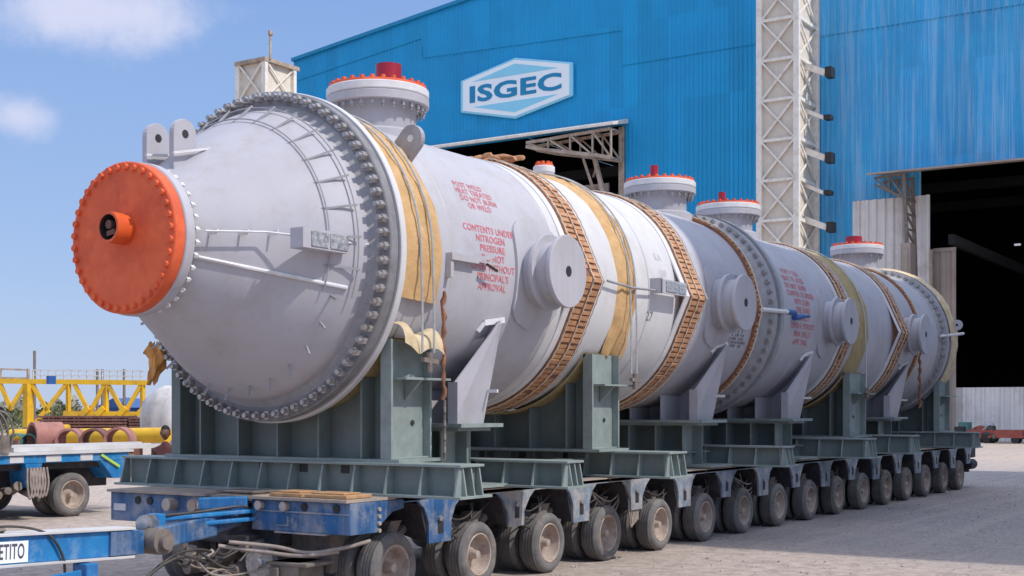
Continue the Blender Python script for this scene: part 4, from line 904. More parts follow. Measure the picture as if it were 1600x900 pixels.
# side frames with arches, in modules
def side_frame(y0, y1, mfun):
    for i in range(-1, 16):
        Xc = i*PW+PW/2
        if i == -1: continue
        a, c = Xc-PW/2, Xc+PW/2
        if i == 15: c = 24.95
        lowz = .60 if i % 2 == 0 else .66; bw = .17 if i % 2 else .21
        pts = [(a, 1.145), (a, 1.085), (Xc-.42, 1.085), (Xc-.30, 1.0), (Xc-bw-.01, .84), (Xc-bw, lowz), (Xc+bw, lowz), (Xc+bw+.01, .84), (Xc+.30, 1.0), (Xc+.42, 1.085), (c, 1.085), (c, 1.145)]
        b = MB(); b.prism(pts, 'y', y0, y0+.04*y1); o = b.build('side_frame', mfun(i), trl, bevel=.006)
        # bracket depth behind it
        b = MB(); b.hexa([(Xc-bw+.02, y0+.04*y1, lowz), (Xc+bw-.02, y0+.04*y1, lowz), (Xc+bw-.02, y0+.95*y1, .8), (Xc-bw+.02, y0+.95*y1, .8), (Xc-.34, y0+.04*y1, 1.05), (Xc+.34, y0+.04*y1, 1.05), (Xc+.34, y0+.95*y1, 1.05), (Xc-.34, y0+.95*y1, 1.05)])
        b.build('outrigger', 'under' if y1 > 0 else 'blue', trl)
        if y1 > 0:
            d = MB(); d.box((Xc-.05, y0-.004, lowz+.10), (Xc+.05, y0-.001, lowz+.26)); d.build('slot', 'black', o)
            d = MB(); d.cyl((Xc-.02, y0-.03, lowz+.27), (Xc-.02, y0, lowz+.27), .03, 10); d.build('lashing_ring', 'bolt', o)
side_frame(.0, 1, lambda i: 'blue' if i in (0,) else ('bluew'))
side_frame(3.34, -1, lambda i: 'blue')
# front headstock, two wings with slot in the middle
def wing(y0, y1):
    b = MB(); b.box((-.80, y0, .80), (-.32, y1, 1.13)); b.prism([(-.32, 1.13), (-.32, .86), (-.1, 1.0), (.10, 1.03), (.10, 1.13)], 'y', y0, y1)
    return b.build('headstock', 'blue', trl, bevel=.008)
h1 = wing(-.02, 1.36); h2 = wing(2.02, 3.62)
b = MB(); b.box((-.86, -.02, 1.135), (-.05, 1.36, 1.165)); b.build('top_plate', 'deck', h1)
b = MB(); b.box((-.86, 2.02, 1.135), (-.05, 3.62, 1.165)); b.build('top_plate', 'deck', h2)
b = MB(); b.box((-.812, .0, 1.005), (-.80, 1.30, 1.02)); b.box((-.812, .82, .86), (-.80, 1.0, .87)); b.box((-.812, .82, .87), (-.80, .835, .97)); b.box((-.83, .3, .785), (-.5, 1.0, .80)); b.build('edge_strip', 'bluew', h1)
for y in (.16, .60, ): b = MB(); b.cyl((-.815, y, 1.07), (-.80, y, 1.07), .045, 16); b.cyl((-.818, y, 1.07), (-.814, y, 1.07), .03, 16); b.build('pin_hole', 'black', h1)
for y in (.86, 1.22): b = MB(); b.cyl((-.86, y, 1.07), (-.80, y, 1.07), .05, 12); b.build('pin_boss', 'hub', h1)
for y in (3.15, 2.95): b = MB(); b.cyl((-.815, y, 1.05), (-.80, y, 1.05), .045, 14); b.build('pin_hole', 'black', h2)
for (y, m_) in ((2.55, 'hub'), (2.15, 'rim')): b = MB(); b.cyl((-.93, y, 1.03), (-.80, y, 1.03), .07, 14); b.build('pin_boss', m_, h2)
b = MB(); b.box((-.815, 3.35, .92), (-.80, 3.55, 1.0)); b.build('label_plate', 'pale', h2)
for k in range(4): b = MB(); b.cyl((-.34, -.045, .82+.075*k), (-.34, -.02, .82+.075*k), .022, 10); b.build('lashing_ring', 'hub', h1)
# turntable block between wings
b = MB(); b.box((-.7, 1.38, .95), (-.2, 2.0, 1.08)); b.lathe((-.65, 1.68, 0), 'z', [(.70, .30), (.76, .30), (.76, .26), (.92, .26), (.92, .3), (.99, .3)], 28); b.box((-.95, 1.3, .68), (-.3, 1.95, .74)); b.build('turntable', 'under', trl)
b = MB()
for k in range(5): b.box((-.72, 1.42, 1.07+.028*k), (-.35, 1.98, 1.088+.028*k))
b.build('plate_stack', 'axle', trl)
# running gear glimpsed below the front
b = MB()
b.cyl((-.9, 1.15, .46), (-.82, 1.15, .46), .20, 24); b.cyl((-.97, 1.15, .46), (-.9, 1.15, .46), .06, 12); b.build('brake_drum', 'chrome', trl)
b = MB(); b.box((-.95, .55, .10), (-.55, .95, .50)); b.box((-.97, .42, .46), (-.5, 1.0, .50)); b.box((-1.0, .8, .12), (-.96, .92, .44)); b.build('equipment_box', 'axle', trl, bevel=.01)
b = MB()
for (y, z, r) in ((1.5, .34, .09), (1.7, .5, .07), (1.95, .42, .11), (2.2, .35, .08), (1.35, .62, .06)): b.cyl((-.95, y, z), (-.55, y-.05, z+.03), r, 12)
for k in range(9): b.bar((-.9+.05*k, 1.2+.14*k, .25+.03*(k % 3)), (-.7+.03*k, 1.3+.13*k, .66), .04)
b.box((-.5, .5, .35), (-.2, 2.9, .75)); b.box((-.9, 2.3, .5), (-.5, 2.6, .8)); b.build('hydraulics', 'axle', trl)
b = MB()
b.cyl((-1.45, 1.62, .52), (-1.45, 1.58, .66), .055, 12); b.cyl((-1.45, 1.5, .50), (-1.3, 1.42, .60), .04, 10); b.build('valve_block', 'hub', trl)
def curve(p, n=14):
    P = [Vector(q) for q in p]; P = [P[0]]+P+[P[-1]]; o = []
    for i in range(1, len(P)-2):
        for k in range(n):
            t = k/n; a, b_, c, d = P[i-1], P[i], P[i+1], P[i+2]
            o.append(.5*((2*b_)+(c-a)*t+(2*a-5*b_+4*c-d)*t*t+(3*b_-a-3*c+d)*t**3))
    o.append(P[-2]); return o
for m_, r_, cs in (('pale_hose', .022, [((-1.35, 1.15, .72), (-1.0, .85, .66), (-.85, .5, .60), (-.7, .15, .66), (-.45, .0, .72)), ((-1.4, 1.25, .68), (-1.05, .9, .60), (-.9, .55, .57), (-.72, .2, .62))]),
                   ('hose', .016, [((-2.6, 1.35, .10), (-2.2, 1.38, .45), (-1.85, 1.4, .62), (-1.5, 1.4, .64), (-1.1, 1.45, .55), (-.8, 1.5, .7)), ((-2.8, 1.2, .06), (-2.35, 1.3, .42), (-1.9, 1.3, .60), (-1.4, 1.3, .52), (-1.0, 1.3, .62)),
                                   ((-1.95, 1.35, .60), (-1.8, 1.3, .50), (-1.7, 1.3, .60), (-1.5, 1.35, .5), (-1.2, 1.4, .66)), ((-1.6, 1.3, .62), (-1.3, 1.2, .44), (-1.0, 1.2, .60))]),
                   ('pale_hose', .012, [((-1.7, 1.3, .60), (-1.5, 1.25, .40), (-1.2, 1.2, .36), (-.9, .95, .42), (-.7, .8, .3)), ((-1.8, 1.5, .64), (-1.5, 1.5, .46), (-1.2, 1.5, .4), (-.9, 1.5, .3)), ((-1.6, 1.4, .3), (-1.3, 1.3, .42), (-1.0, 1.1, .28))])):
    for c in cs:
        b = MB(); b.tube(curve(c), r_, 7); b.build('hose', m_, trl, smooth=70)
rnd = random.Random(8)
for X in (1.45, 3.0, 4.5, 5.1, 6.6, 8.2, 9.8, 10.1, 14.5):   # hoses looping under the deck
    b = MB(); y = .12
    for k in range(3):
        dx = rnd.uniform(-.25, .25); b.tube(curve(((X-.5+dx, y+.1, 1.0), (X-.2, y, .82-.1*k), (X+.15, y+.03, .86-.08*k), (X+.45+dx, y+.1, .98))), .012, 6)
    b.build('hose', 'pale_hose' if X in (5.1, 10.1) else 'hose', trl, smooth=70)
b = MB()
for k in range(6): b.tube(curve(((5.42+.04*k, .06, .98), (5.44+.05*k, .04, .6), (5.5+.04*k, .04, .42+.02*k), (5.56+.03*k, .05, .7), (5.6+.02*k, .08, .95))), .016, 6)
b.build('hose', 'pale_hose', trl, smooth=70)
# rear power pack
b = MB(); b.box((25.05, .2, .55), (25.7, 2.6, 1.12)); b.cyl((25.1, .12, .62), (25.7, .12, .62), .14, 12); b.box((25.3, .05, .8), (25.75, .3, 1.2)); b.cyl((25.6, .3, .4), (25.6, .3, .9), .12, 10)
b.build('power_pack', 'black', trl, bevel=.02)
# planks
for i, (y0, y1) in enumerate(((.05, .62), (.66, 1.12))):
    b = MB(); b.box((-.78, y0, 1.168), (-.36, y1, 1.205)); b.box((-.70, y0+.1, 1.206), (-.42, y1-.02, 1.222))
    tag(b.build('timber_plank', 'wood', bevel=.006), 'pale timber planks on the trailer front, the %s of the two stacks' % ('right-hand' if i == 0 else 'left-hand'), 'plank', 'timber planks on the trailer front')
# ------------------------------------------------------------------ drawbar
db = thing('tow_drawbar', (-2.6, 1.4, .6), 'bright blue steel tow drawbar lettered METITO reaching out to the left', 'drawbar')
A0 = Vector((-7.2, 1.30, .975)); A1 = Vector((-2.33, 1.45, .80))
d_ = (A1-A0).normalized(); rt = d_.cross(Vector((0,0,1))).normalized(); up_ = rt.cross(d_)
def dpt(t, s_, u): return A0+d_*t+rt*s_+up_*u
Ld = (A1-A0).length
def dbox(t0, t1, s0, s1, u0, u1, b): b.hexa([dpt(t0,s0,u0), dpt(t1,s0,u0), dpt(t1,s1,u0), dpt(t0,s1,u0), dpt(t0,s0,u1), dpt(t1,s0,u1), dpt(t1,s1,u1), dpt(t0,s1,u1)])
b = MB(); dbox(0, Ld-.05, -.10, .10, -.13, .12, b); b.build('beam', 'blueb', db, bevel=.01)
b = MB(); dbox(0, Ld-.12, -.14, .14, .12, .145, b); dbox(0, Ld-.12, -.14, .14, -.155, -.13, b); b.build('beam_flange', 'pale', db, bevel=.004)
b = MB(); dbox(Ld-.42, Ld, -.13, .13, -.12, .11, b); dbox(Ld-.35, Ld-.02, -.135, -.13, .0, .10, b); b.build('end_block', 'blue', db, bevel=.02)
kn = MB(); kn.cyl((-2.18, 1.20, .79), (-2.18, 1.66, .79), .13, 24); kn.cyl((-2.18, 1.14, .79), (-2.18, 1.2, .79), .075, 16); kn.build('hinge_pin', 'axle', db, smooth=30)
b = MB(); b.bar((-2.2, 1.44, .80), (-1.25, 1.52, .87), .20, .22); b.bar((-1.25, 1.52, .87), (-.72, 1.58, .93), .16, .17); b.build('rear_arm', 'blue', db, bevel=.02)
for (z, nm) in ((.985, 'upper'), (.90, 'lower')):
    b = MB(); b.bar((-2.0, 1.55, z), (-.78, 1.35, z+.015), .10, .045); b.build('hydraulic_ram', 'blueb', db, bevel=.012)
b = MB(); b.cyl((-2.22, 1.45, .96), (-2.02, 1.55, .955), .085, 18); b.cyl((-2.26, 1.43, .96), (-2.22, 1.45, .96), .06, 18); b.build('pivot_boss', 'chrome', db, smooth=30)
b = MB(); b.box((-2.02, 1.46, .87), (-1.92, 1.62, 1.04)); b.build('clevis', 'blueb', db, bevel=.01)
b = MB(); b.bar((-1.9, 1.2, .62), (-1.3, 1.35, .48), .02); b.tube(curve(((-2.0, 1.48, 1.02), (-1.5, 1.44, 1.03), (-1.0, 1.36, 1.06), (-.8, 1.36, 1.02))), .015, 6); b.build('hose', 'hose', db)
# upper side plate by far wing
b = MB(); b.hexa([(-1.02, 1.95, 1.00), (-.88, 1.35, 1.02), (-.80, 1.4, 1.02), (-.94, 2.0, 1.0), (-1.02, 1.95, 1.13), (-.88, 1.35, 1.16), (-.80, 1.4, 1.16), (-.94, 2.0, 1.13)]); b.build('side_plate', 'blueb', db, bevel=.015)
# name plate on drawbar
tA, tB = Ld-2.9, Ld-1.35
t_e = tB
pb = MB(); dbox(tA, tB, .101, .106, -.115, .075, pb); pb.build('name_panel', 'signwhite', db)
v, f = text_mesh('METITO', .2, .02)
xs = [p[0] for p in v]; ys = [p[1] for p in v]; w0 = max(xs)-min(xs); x0 = min(xs); y0 = min(ys); hh = max(ys)-y0
b = MB(); b.add([dpt(tB-.04-.34+.34*(p[0]-x0)/w0, .1075, -.085+.14*(p[1]-y0)/hh) for p in v], f); b.build('lettering', mat('dark_letter', (.10, .09, .12), rough=.6), db)
b = MB(); b.tube(curve((tuple(dpt(Ld-1.9, 0, .19)), tuple(dpt(Ld-1.45, .05, .20)), tuple(dpt(Ld-1.15, .12, .12)), tuple(dpt(Ld-.98, .13, -.1)), tuple(dpt(Ld-.93, .1, -.35)))), .013, 6); b.build('hose', 'hose', db, smooth=70)
b = MB(); b.blob(dpt(Ld-1.62, 0, .17), (.09, .06, .035), 8, .3, 4); b.build('hose_clamp', 'axle', db)
# tow bogie piece under the drawbar bottom left
b = MB(); b.bar((-6, 1.15, .56), (-3.10, 1.25, .42), .2, .16); b.box((-3.12, 1.2, .1), (-2.98, 1.4, .66)); b.bar((-3.9, 1.1, .50), (-3.2, 1.18, .52), .03, .2); b.build('lower_link', 'blueb', db, bevel=.01)
# ------------------------------------------------------------------ second trailer at left
t2 = thing('flatbed_trailer', (3.5, 13.5, 0), 'blue flatbed trailer with dark wheel arches, parked at the left', 'trailer')
RB = .43
w2 = make_wheel('wheel', 5.72, 12.45, t2, rad=RB)
w3 = make_wheel('wheel', 5.72, 12.95, t2, rad=RB)
for dx in (-2.9, -4.6, -6.3): copy_part(w2, t2, (dx, 0, 0)); copy_part(w3, t2, (dx, 0, 0))
for w in (w2,): 
    for dx in (0, -2.9, -4.6): copy_part(w, t2, (dx, 2.4, 0))
b = MB(); b.box((-6, 12.35, 1.08), (7.0, 12.5, 1.24)); b.prism([(6.3, 1.08), (6.55, .8), (6.6, .72), (7.0, .72), (7.0, 1.08)], 'y', 12.36, 12.9)
b.prism([(4.55, 1.08), (4.62, .62), (4.86, .62), (4.93, 1.08)], 'y', 12.36, 12.9); b.build('side_frame', 'blueb', t2, bevel=.01)
b = MB(); b.box((-6, 12.9, .55), (6.9, 14.6, 1.1)); b.box((-6, 12.5, .95), (6.9, 15.2, 1.2)); b.build('chassis', 'under', t2)
b = MB(); b.box((-6, 12.3, 1.24), (7.1, 15.4, 1.29)); b.build('deck', 'pale', t2)
for (x, w_) in ((5.0, .35), (5.8, .3), (4.2, .3), (3.2, .4)): b = MB(); b.box((x, 12.34, 1.10), (x+w_, 12.348, 1.22)); b.build('marking_patch', 'pale', t2)
b = MB(); b.bar((6.3, 12.33, 1.2), (6.75, 12.33, .95), .03, .05); b.build('strap', 'limegrn', t2)
b = MB(); rnd = random.Random(6)
for k in range(6): x = 4.55+.07*k; b.tube(curve(((x, 12.3, 1.0), (x-.03, 12.26, .7), (x+.02, 12.26, .42+.02*(k % 3)), (x+.09, 12.26, .7), (x+.08, 12.3, 1.0))), .022, 6)
b.build('hanging_hose', 'pale_hose', t2, smooth=70)
b = MB()
for k in range(8): b.cyl((3.4+.22*k, 12.5, .5+.08*(k % 3)), (3.5+.22*k, 12.85, .55), .07+.02*(k % 2), 10)
b.build('suspension', 'axle', t2)
# machinery heap on its deck, far left
t = thing('engine_unit', (3.4, 12.8, 1.29), 'dark engine unit with hoses on the left trailer\'s deck', 'engine')
b = MB(); rnd = random.Random(12)
b.box((2.6, 12.5, 1.29), (3.9, 13.6, 1.75))
for i in range(16): b.blob((rnd.uniform(2.9, 4.2), rnd.uniform(12.4, 13.2), rnd.uniform(1.4, 2.1)), (rnd.uniform(.08, .2), .15, rnd.uniform(.08, .2)), 8, .3, i)
b.build('block', 'under', t)
b = MB()
for i in range(9): x = 3.2+.12*i; b.tube(curve(((x, 12.3, 1.35), (x+.05, 12.25, 1.7), (x-.05, 12.3, 2.0), (x-.25, 12.4, 2.1))), .02, 6)
b.cyl((4.05, 12.35, 1.3), (4.05, 12.35, 1.62), .13, 12); b.build('pipework', 'axle', t)
# long pale bars on the deck
for i, (y, z, x1) in enumerate(((12.5, 1.33, 8.2), (12.8, 1.34, 8.0), (13.2, 1.36, 8.1))):
    b = MB(); b.box((4.4, y, z-.035), (x1, y+.16, z+.05)); tag(b.build('steel_bar', 'pale'), 'long pale steel bar lying on the left trailer, %s of the three' % ('nearest', 'middle', 'farthest')[i], 'steel bar', 'pale bars on the left trailer')
# ------------------------------------------------------------------ yard behind on the left
YD = Vector((.54, -.84, 0)); # image-right direction
def yp(px, z, dep): # ground plan position for a column of the view at a distance
    a = (px-800)/2041.7*dep; return Vector((-11.15+cos(PSI)*dep+sin(PSI)*a, -8.67+sin(PSI)*dep-cos(PSI)*a, z))
# yellow truss girder
def zy(py, dep): return 2.09+(640.7-py)/2041.7*dep
t = thing('yellow_gantry_girder', tuple(yp(115, 0, 60)), 'long yellow lattice gantry girder with pale handrails in the background', 'girder')
D0 = 60
def seg(b, x0, y0, x1, y1, w=.28, dz=0): b.bar(yp(x0, zy(y0, D0+dz), D0+dz), yp(x1, zy(y1, D0+dz), D0+dz), w)
for dz in (0,):
    b = MB(); seg(b, -60, 595, 230, 598, .22, dz); b.build('top_chord', 'yellow', t)
    for (a, c, e, f_) in ((-40, 600, -25, 645), (44, 600, 44, 668), (40, 600, 15, 640), (0, 600, 18, 640), (50, 600, 76, 645), (104, 600, 50, 668), (107, 600, 107, 648), (116, 600, 140, 645), (164, 600, 140, 645), (166, 600, 166, 645), (168, 600, 194, 645), (220, 602, 195, 645), (223, 600, 223, 645)):
        b = MB(); seg(b, a, c, e, f_, .17 if a != 44 else .34, dz); b.build('brace', 'yellow', t)
b = MB(); seg(b, 100, 646, 230, 647, .22)
for px in (134, 158, 192, 222): seg(b, px-3, 640, px+3, 646, .5)
b.build('bottom_chord', 'yellow', t)
b = MB()
for y in (578, 586): seg(b, 52, y, 225, y+2, .05)
for px in range(52, 226, 12): seg(b, px, 578, px, 596, .05)
b.build('handrail', 'pale', t)
b = MB(); seg(b, -20, 576, 46, 578, .08); seg(b, -20, 590, 46, 591, .08)
for px in (0, 44): seg(b, px, 576, px, 597, .1)
b.build('handrail', 'rustframe', t)
for (px, y0, y1) in ((76, 587, 600),): b = MB(); b.box(tuple(yp(px, zy(y1, 58), 58)), tuple(yp(px+6, zy(y0, 58), 58)+Vector((.3, .3, 0)))); b.build('hanging_box', 'capblue', t)
for i, px in enumerate((54, 152, 160, 194)):
    b = MB(); p = yp(px, 0, 95); b.cyl(p, p+Vector((0, 0, zy(548 if i == 0 else 577, 95))), .10, 6)
    tag(b.build('lamp_pole', 'axle'), ('tall thin dark pole behind the yellow girder', 'thin pole above the middle of the yellow girder, left of a pair', 'thin pole above the middle of the yellow girder, right of a pair', 'thin short pole behind the girder\'s right panel')[i], 'pole', 'thin poles behind the yard')
# stacks of rusty bars
for (x0, x1, lb, yt, yb_, m_) in ((60, 200, 'left-hand layered stack of rust-brown bars beneath the yellow girder', 648, 672, 'rust'), (203, 268, 'right-hand stack of dark rusty beams beneath the yellow girder', 651, 672, 'rust')):
    dpt_ = 52; t = MB(); n = 5
    for k in range(n):
        z0 = zy(yb_-(yb_-yt)*k/n, dpt_); z1 = zy(yb_-(yb_-yt)*(k+.62)/n, dpt_)
        for j in range(3):
            o_ = Vector((.84, .54, 0))*(.5*j); a = yp(x0, 0, dpt_)+o_; c = yp(x1, 0, dpt_)+o_
            t.bar((a.x, a.y, (z0+z1)/2), (c.x, c.y, (z0+z1)/2), .3, z1-z0)
        if k < n-1:
            for q_ in range(7):
                p = yp(x0+(x1-x0)*(q_+.5)/7, 0, dpt_); t.bar((p.x, p.y, z1+.03), (p.x+1.2, p.y+.8, z1+.03), .15, .1)
    a = yp(x0+4, 0, dpt_); c = yp(x1-4, 0, dpt_)
    for p in (a, c): t.box((p.x, p.y, 0), (p.x+.5, p.y+.5, zy(yb_, dpt_)))
    tag(t.build('bar_stack', m_), lb, 'stack', 'rusty bar stacks in the yard')
# yellow pipe on trestles
t = thing('yellow_pipe', tuple(yp(140, 0, 46)), 'long horizontal yellow pipe on low supports behind the left trailer', 'pipe')
b = MB(); b.cyl(yp(18, zy(682, 46), 46), yp(262, zy(680, 44), 44), .26, 20); b.build('barrel', 'yellow', t, smooth=40)
b = MB(); b.cyl(yp(50, zy(670, 47), 47), yp(108, zy(670, 47), 47), .16, 14); b.build('collar', 'yellow', t, smooth=40)
for px in (30, 120, 210): b = MB(); p = yp(px, 0, 45.6); b.box(p-Vector((.2, .2, 0)), p+Vector((.2, .2, zy(687, 46)))); b.build('trestle', 'rust', t)
# hollow pipe sections
for i, (px, py, r, m_, lb) in enumerate(((27, 690, .26, 'teal', 'small green-lipped pipe ring at the far left of the row'), (48, 690, .26, 'teal', 'small green-lipped pipe ring, second from the left of the row'), (72, 687, .50, 'pinkrust', 'largest rust-pink pipe section in the row on the left'),
        (112, 690, .40, 'pinkrust', 'rust-pink hollow pipe section in the middle of the row, green inside'), (150, 689, .40, 'rust', 'dark rust hollow pipe section right of the middle of the row'), (188, 688, .42, 'pinkrust', 'rust-pink hollow pipe section at the right end of the row'))):
    dp = 41; c = yp(px, max(r+.72, zy(py, dp)), dp); ax = Vector((.80, .60, 0)).normalized() if i != 2 else Vector((.95, -.3, 0)).normalized()
    t = thing('pipe_section', (c.x, c.y, c.z-r), lb, 'pipe', 'short pipe sections in the yard')
    u = Vector((0,0,1)); w = ax.cross(u).normalized(); b = MB(); vs = []; n = 28; ln = .9 if r > .3 else .5
    for (tt, rr) in ((-ln/2, r), (ln/2, r), (ln/2, r*.82), (-ln/2, r*.82)):
        for k in range(n): a = 2*pi*k/n; vs.append(c+ax*tt+(w*cos(a)+u*sin(a))*rr)
    b.add(vs, [(j*n+k, j*n+(k+1)%n, ((j+1)%4)*n+(k+1)%n, ((j+1)%4)*n+k) for j in range(4) for k in range(n)]); b.build('pipe_wall', m_, t, smooth=40)
    b = MB(); b.box((c.x-.3, c.y-.3, 0), (c.x+.3, c.y+.3, c.z-r)); b.build('block', 'axle', t)
# white lumpy mass, built as a covered machine
t = thing('covered_machine', tuple(yp(252, 0, 46)), 'white rounded storage tank behind the front flange\'s lower left', 'tank')
c = yp(262, 0, 46); b = MB(); b.lathe((c.x, c.y, 0), 'z', [(.6, .2), (.8, .62), (1.2, .82), (1.9, .84), (2.4, .74), (2.8, .45), (2.95, .1)], 36, rf=lambda a, r: r*(1+.09*sin(3*a+r*9)+.06*sin(7*a+r*21))); b.build('body', 'white', t, smooth=60)
for k in range(3): a = 2*pi*k/3; b = MB(); b.bar((c.x+.5*cos(a), c.y+.5*sin(a), 0), (c.x+.5*cos(a), c.y+.5*sin(a), .9), .12); b.build('leg', 'axle', t)
# far scrub
rnd = random.Random(31)
def bush(px, dep, w, h, lb):
    t = thing('bush', tuple(yp(px, 0, dep)), lb, 'bush', 'bushes beyond the yard')
    b = MB(); c = yp(px, 0, dep)
    for i in range(420):
        a = rnd.uniform(0, 2*pi); q_ = rnd.random()**.5; z = rnd.random()
        rad_ = w*q_*(1-.75*z**2)*(1+.25*sin(a*3+px)); p = Vector((c.x+rad_*cos(a), c.y+rad_*sin(a), h*(.05+.95*z)*(1-.35*q_)))
        s_ = rnd.uniform(.12, .3); n1 = Vector((rnd.gauss(0,1), rnd.gauss(0,1), rnd.gauss(0,1))).normalized(); n2 = n1.orthogonal().normalized()*s_; n3 = n1.cross(n2).normalized()*s_*.6
        b.add([p-n2, p+n3, p+n2, p-n3], [(0,1,2,3)])
    b.build('foliage', 'leaf', t)
    b = MB(); b.cyl((c.x, c.y, 0), (c.x, c.y, h*.6), .12, 6, .04); b.build('stem', 'axle', t)
M['leaf'] = mat('scrub_leaf', (.10, .13, .045), (.16, .16, .07), rough=.8, scale=.5)
for (px, dep, w, h, lb) in ((70, 118, 3.4, 2.9, 'round green bush seen through the left bay of the yellow girder'), (92, 125, 4.2, 3.2, 'broad green bush seen through the girder, right of the thick post'), (128, 130, 3.2, 2.3, 'low olive bush seen between two yellow braces'), (182, 128, 3.6, 2.5, 'low green bush behind the girder\'s right-hand panels'), (20, 122, 3.2, 2.6, 'olive bush at the left edge behind the girder'), (215, 135, 3.0, 2.1, 'small far bush left of the white machine')):
    bush(px, dep, w, h, lb)
b = MB(); rnd = random.Random(44)   # distant scrub line
for i in range(5200):
    a = rnd.uniform(-260, 330); dep = rnd.uniform(260, 420); p = yp(a, 0, dep); s_ = rnd.uniform(.5, 1.3); z = rnd.random()**1.6*(2.6+1.6*sin(a*.07)+1.2*sin(a*.23))
    n1 = Vector((rnd.gauss(0,1), rnd.gauss(0,1), rnd.gauss(0,1))).normalized(); n2 = n1.orthogonal().normalized()*s_; n3 = n1.cross(n2).normalized()*s_*.6; p.z = max(.2, z)
    b.add([p-n2, p+n3, p+n2, p-n3], [(0,1,2,3)])
tag(b.build('scrubland', mat('far_scrub', (.22, .22, .17), (.28, .26, .21), rough=.9, scale=.05)), kind='stuff')
# low far buildings / clutter in the yard
t = MB(); p = yp(206, 0, 110); t.box(p, p+Vector((5, 4, 2.3))); t.prism([(p.y-.3, 2.3), (p.y+4.3, 2.3), (p.y+2, 3.1)], 'x', p.x-.3, p.x+5.3)
tag(t.build('storage_hut', 'capblue'), 'small dark blue storage hut far behind the girder\'s right end', 'hut')
# ------------------------------------------------------------------ person behind the front beam
def person(x, y, face):
    ps = thing('person', (x, y, 0), 'dark-haired person in a maroon shirt standing behind the front beam', 'person')
    def skinned(name, verts, edges, m, parent, root=0, sub=1):
        me = bpy.data.meshes.new(name); me.from_pydata([(x+v[0]*cos(face)-v[1]*sin(face), y+v[0]*sin(face)+v[1]*cos(face), v[2]) for v in verts], edges, [])
        o = bpy.data.objects.new(name, me); COL.objects.link(o); md = o.modifiers.new('skin', 'SKIN'); 
        for i, v in enumerate(verts):
            sv = me.skin_vertices[0].data[i]; sv.radius = (v[3], v[4] if len(v) > 4 else v[3]); sv.use_root = (i == root)
        s_ = o.modifiers.new('sub', 'SUBSURF'); s_.levels = s_.render_levels = sub
        me.materials.append(M[m]); o.parent = parent; o.matrix_parent_inverse = Matrix.Translation(-world_loc(parent)); return o
    V = [(0,0,.95,.14,.11), (0,0,1.15,.13,.10), (0,0,1.38,.15,.11), (0,0,1.50,.07,.07), (0,.01,1.57,.055,.055),
         (-.18,0,1.42,.055), (-.24,.0,1.15,.045), (-.22,.12,.92,.035), (.18,0,1.42,.055), (.24,0,1.15,.045), (.22,.12,.92,.035),
         (-.09,0,.88,.09), (-.10,0,.50,.065), (-.10,-.02,.10,.045), (-.10,.12,.05,.04), (.09,0,.88,.09), (.10,0,.50,.065), (.10,-.02,.10,.045), (.10,.12,.05,.04)]
    E_ = [(0,1),(1,2),(2,3),(3,4),(2,5),(5,6),(6,7),(2,8),(8,9),(9,10),(0,11),(11,12),(12,13),(13,14),(0,15),(15,16),(16,17),(17,18)]
    body = skinned('body', V, E_, 'shirt', ps, 0, 2)
    for sx in (-1, 1):
        for k in range(5):
            bx = sx*.22+(-.03+.015*k)
            b = MB()
            def wp(q): return (x+q[0]*cos(face)-q[1]*sin(face), y+q[0]*sin(face)+q[1]*cos(face), q[2])
            pts = [(bx, .13, .90), (bx, .145, .86-.005*(k % 3)), (bx, .14, .82)] if k < 4 else [(sx*.22-sx*.04, .14, .90), (sx*.22-sx*.06, .17, .87), (sx*.22-sx*.055, .18, .84)]
            b.tube([wp(q) for q in pts], [.010, .009, .007], 6); b.build('finger', 'skin', body, smooth=60)
    hd = MB(); n, m_ = 20, 14; vs = []
    for j in range(m_+1):
        ph = pi*j/m_
        for i in range(n):
            a = 2*pi*i/n; r_ = sin(ph); xx = .076*r_*cos(a); yy = .095*r_*sin(a); zz = .118*cos(ph)
            if zz < -.02: k = 1-.35*(-zz-.02)/.1; xx *= k
            if sin(a) > .93 and -.04 < zz < .015: yy += .018
            vs.append((x+xx*cos(face)-yy*sin(face), y+xx*sin(face)+yy*cos(face), 1.70+zz))
    hd.add(vs, [(j*n+i, (j+1)*n+i, (j+1)*n+(i+1)%n, j*n+(i+1)%n) for j in range(m_) for i in range(n)]); h = hd.build('head', 'skin', ps, smooth=80)
    hr = MB(); vs = []
    for j in range(9):
        ph = pi*.62*j/8
        for i in range(n):
            a = 2*pi*i/n; r_ = sin(ph); lim = 1.0 if sin(a) < .3 or j < 4 else .82
            xx = .086*r_*cos(a)*lim; yy = .106*r_*sin(a)*lim; zz = .13*cos(ph)
            vs.append((x+xx*cos(face)-yy*sin(face), y+xx*sin(face)+yy*cos(face), 1.71+zz))
    hr.add(vs, [(j*n+i, (j+1)*n+i, (j+1)*n+(i+1)%n, j*n+(i+1)%n) for j in range(8) for i in range(n)]); hr.build('hair', 'hair', h, smooth=80)
    for sx in (-1, 1):
        e = MB(); q_ = (sx*.03, .088, 1.705); e.blob((x+q_[0]*cos(face)-q_[1]*sin(face), y+q_[0]*sin(face)+q_[1]*cos(face), q_[2]), .011, 8, 0); e.build('eye', 'hair', h)
        e = MB(); q_ = (sx*.078, .0, 1.70); e.blob((x+q_[0]*cos(face)-q_[1]*sin(face), y+q_[0]*sin(face)+q_[1]*cos(face), q_[2]), (.014, .02, .03), 8, 0); e.build('ear', 'skin', h)
    e = MB(); q_ = (0, .085, 1.645); e.blob((x+q_[0]*cos(face)-q_[1]*sin(face), y+q_[0]*sin(face)+q_[1]*cos(face), q_[2]), (.024, .012, .007), 8, 0); e.build('mouth', 'shirt', h)
person(4.17, 8.16, radians(120))
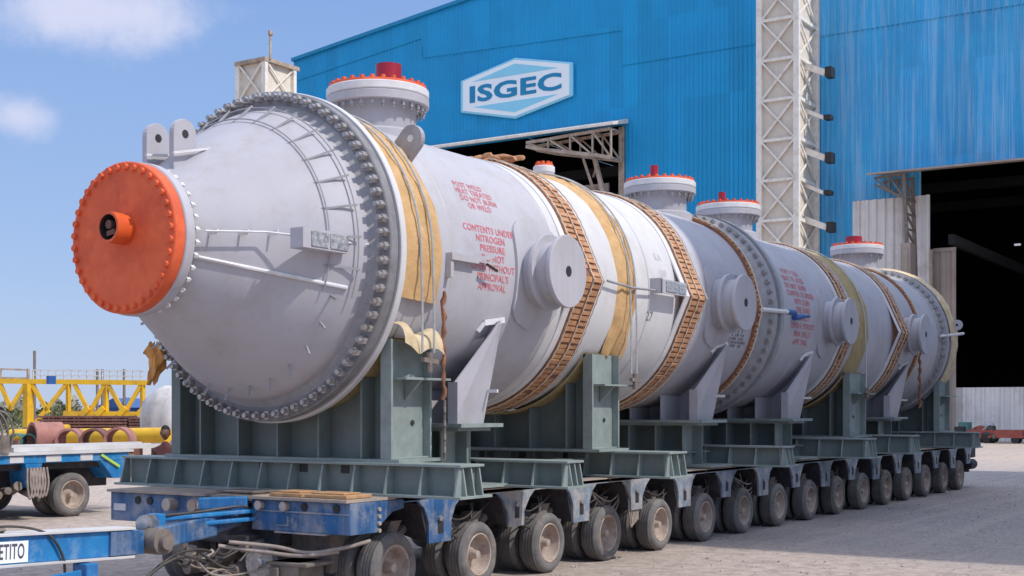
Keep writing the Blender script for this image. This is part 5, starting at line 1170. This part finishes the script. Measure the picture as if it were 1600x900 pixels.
# ------------------------------------------------------------------ clutter by the right doorway
def junk(name, px, dep, lb, cat, fn, m_):
    b = MB(); c = yp(px, 0, dep); fn(b, c); return tag(b.build(name, m_, smooth=50), lb, cat)
junk('oil_drum', 1508, 85.5, 'dark drum against the pale screen wall, next to the trailer\'s rear', 'drum', lambda b, c: b.lathe((c.x, c.y, 0), 'z', [(0, .42), (.5, .42), (.52, .45), (.56, .42), (1.25, .42), (1.3, .38)], 18), 'teal')
junk('tarpaulin_heap', 1522, 84.5, 'dark red heap of tarpaulin at the foot of the pale screen wall', 'heap', lambda b, c: [b.blob((c.x+.2*i, c.y-.3*i, .4+.15*(i % 2)), (.5, .55, .5), 10, .2, i) for i in range(3)], 'redbox')
junk('white_sack', 1540, 84.5, 'pale bulging sack standing against the screen wall', 'sack', lambda b, c: [b.blob((c.x, c.y, .5), (.55, .6, .55), 12, .08, 3), b.blob((c.x, c.y-.2, 1.0), (.35, .4, .35), 10, .1, 4)], 'bag')
junk('steel_drum', 1500, 84, 'black drum standing immediately behind the trailer\'s rear end', 'drum', lambda b, c: b.lathe((c.x, c.y, 0), 'z', [(0, .36), (.45, .36), (.47, .39), (.5, .36), (1.0, .36), (1.03, .3)], 18), 'black')
t = thing('hand_cart', tuple(yp(1570, 0, 82)), 'low faded red cart loaded with dark bundles by the screen wall', 'cart')
c = yp(1565, 0, 82); b = MB(); b.box((c.x-.6, c.y-1.3, .35), (c.x+.6, c.y+1.2, .50)); b.box((c.x-.6, c.y-1.3, .5), (c.x-.54, c.y+1.2, .85)); b.box((c.x+.54, c.y-1.3, .5), (c.x+.6, c.y+1.2, .85)); b.build('tray', 'redbox', t)
for (dx, dy) in ((-.5, -.9), (-.5, .8), (.5, -.9), (.5, .8)): b = MB(); b.cyl((c.x+dx-.06, c.y+dy, .24), (c.x+dx+.06, c.y+dy, .24), .24, 14); b.build('wheel', 'black', t)
junk('dark_bundle', 1553, 82, 'black bundle leaning on the left end of the red cart', 'bundle', lambda b, c: [b.blob((c.x, c.y+.2*i, .45+.25*(i % 2)), (.4, .4, .4), 10, .25, i+20) for i in range(3)], 'black')
junk('rubber_tyre', 1596, 83, 'dark heap of tyres at the right edge of the photo', 'tyres', lambda b, c: [b.lathe((c.x, c.y-.3*i, .25+.3*i), 'z', [(0, .5), (.22, .5), (.22, .3), (0, .3)], 18, closed=True) for i in range(2)], 'black')
print('objects', len(bpy.data.objects))
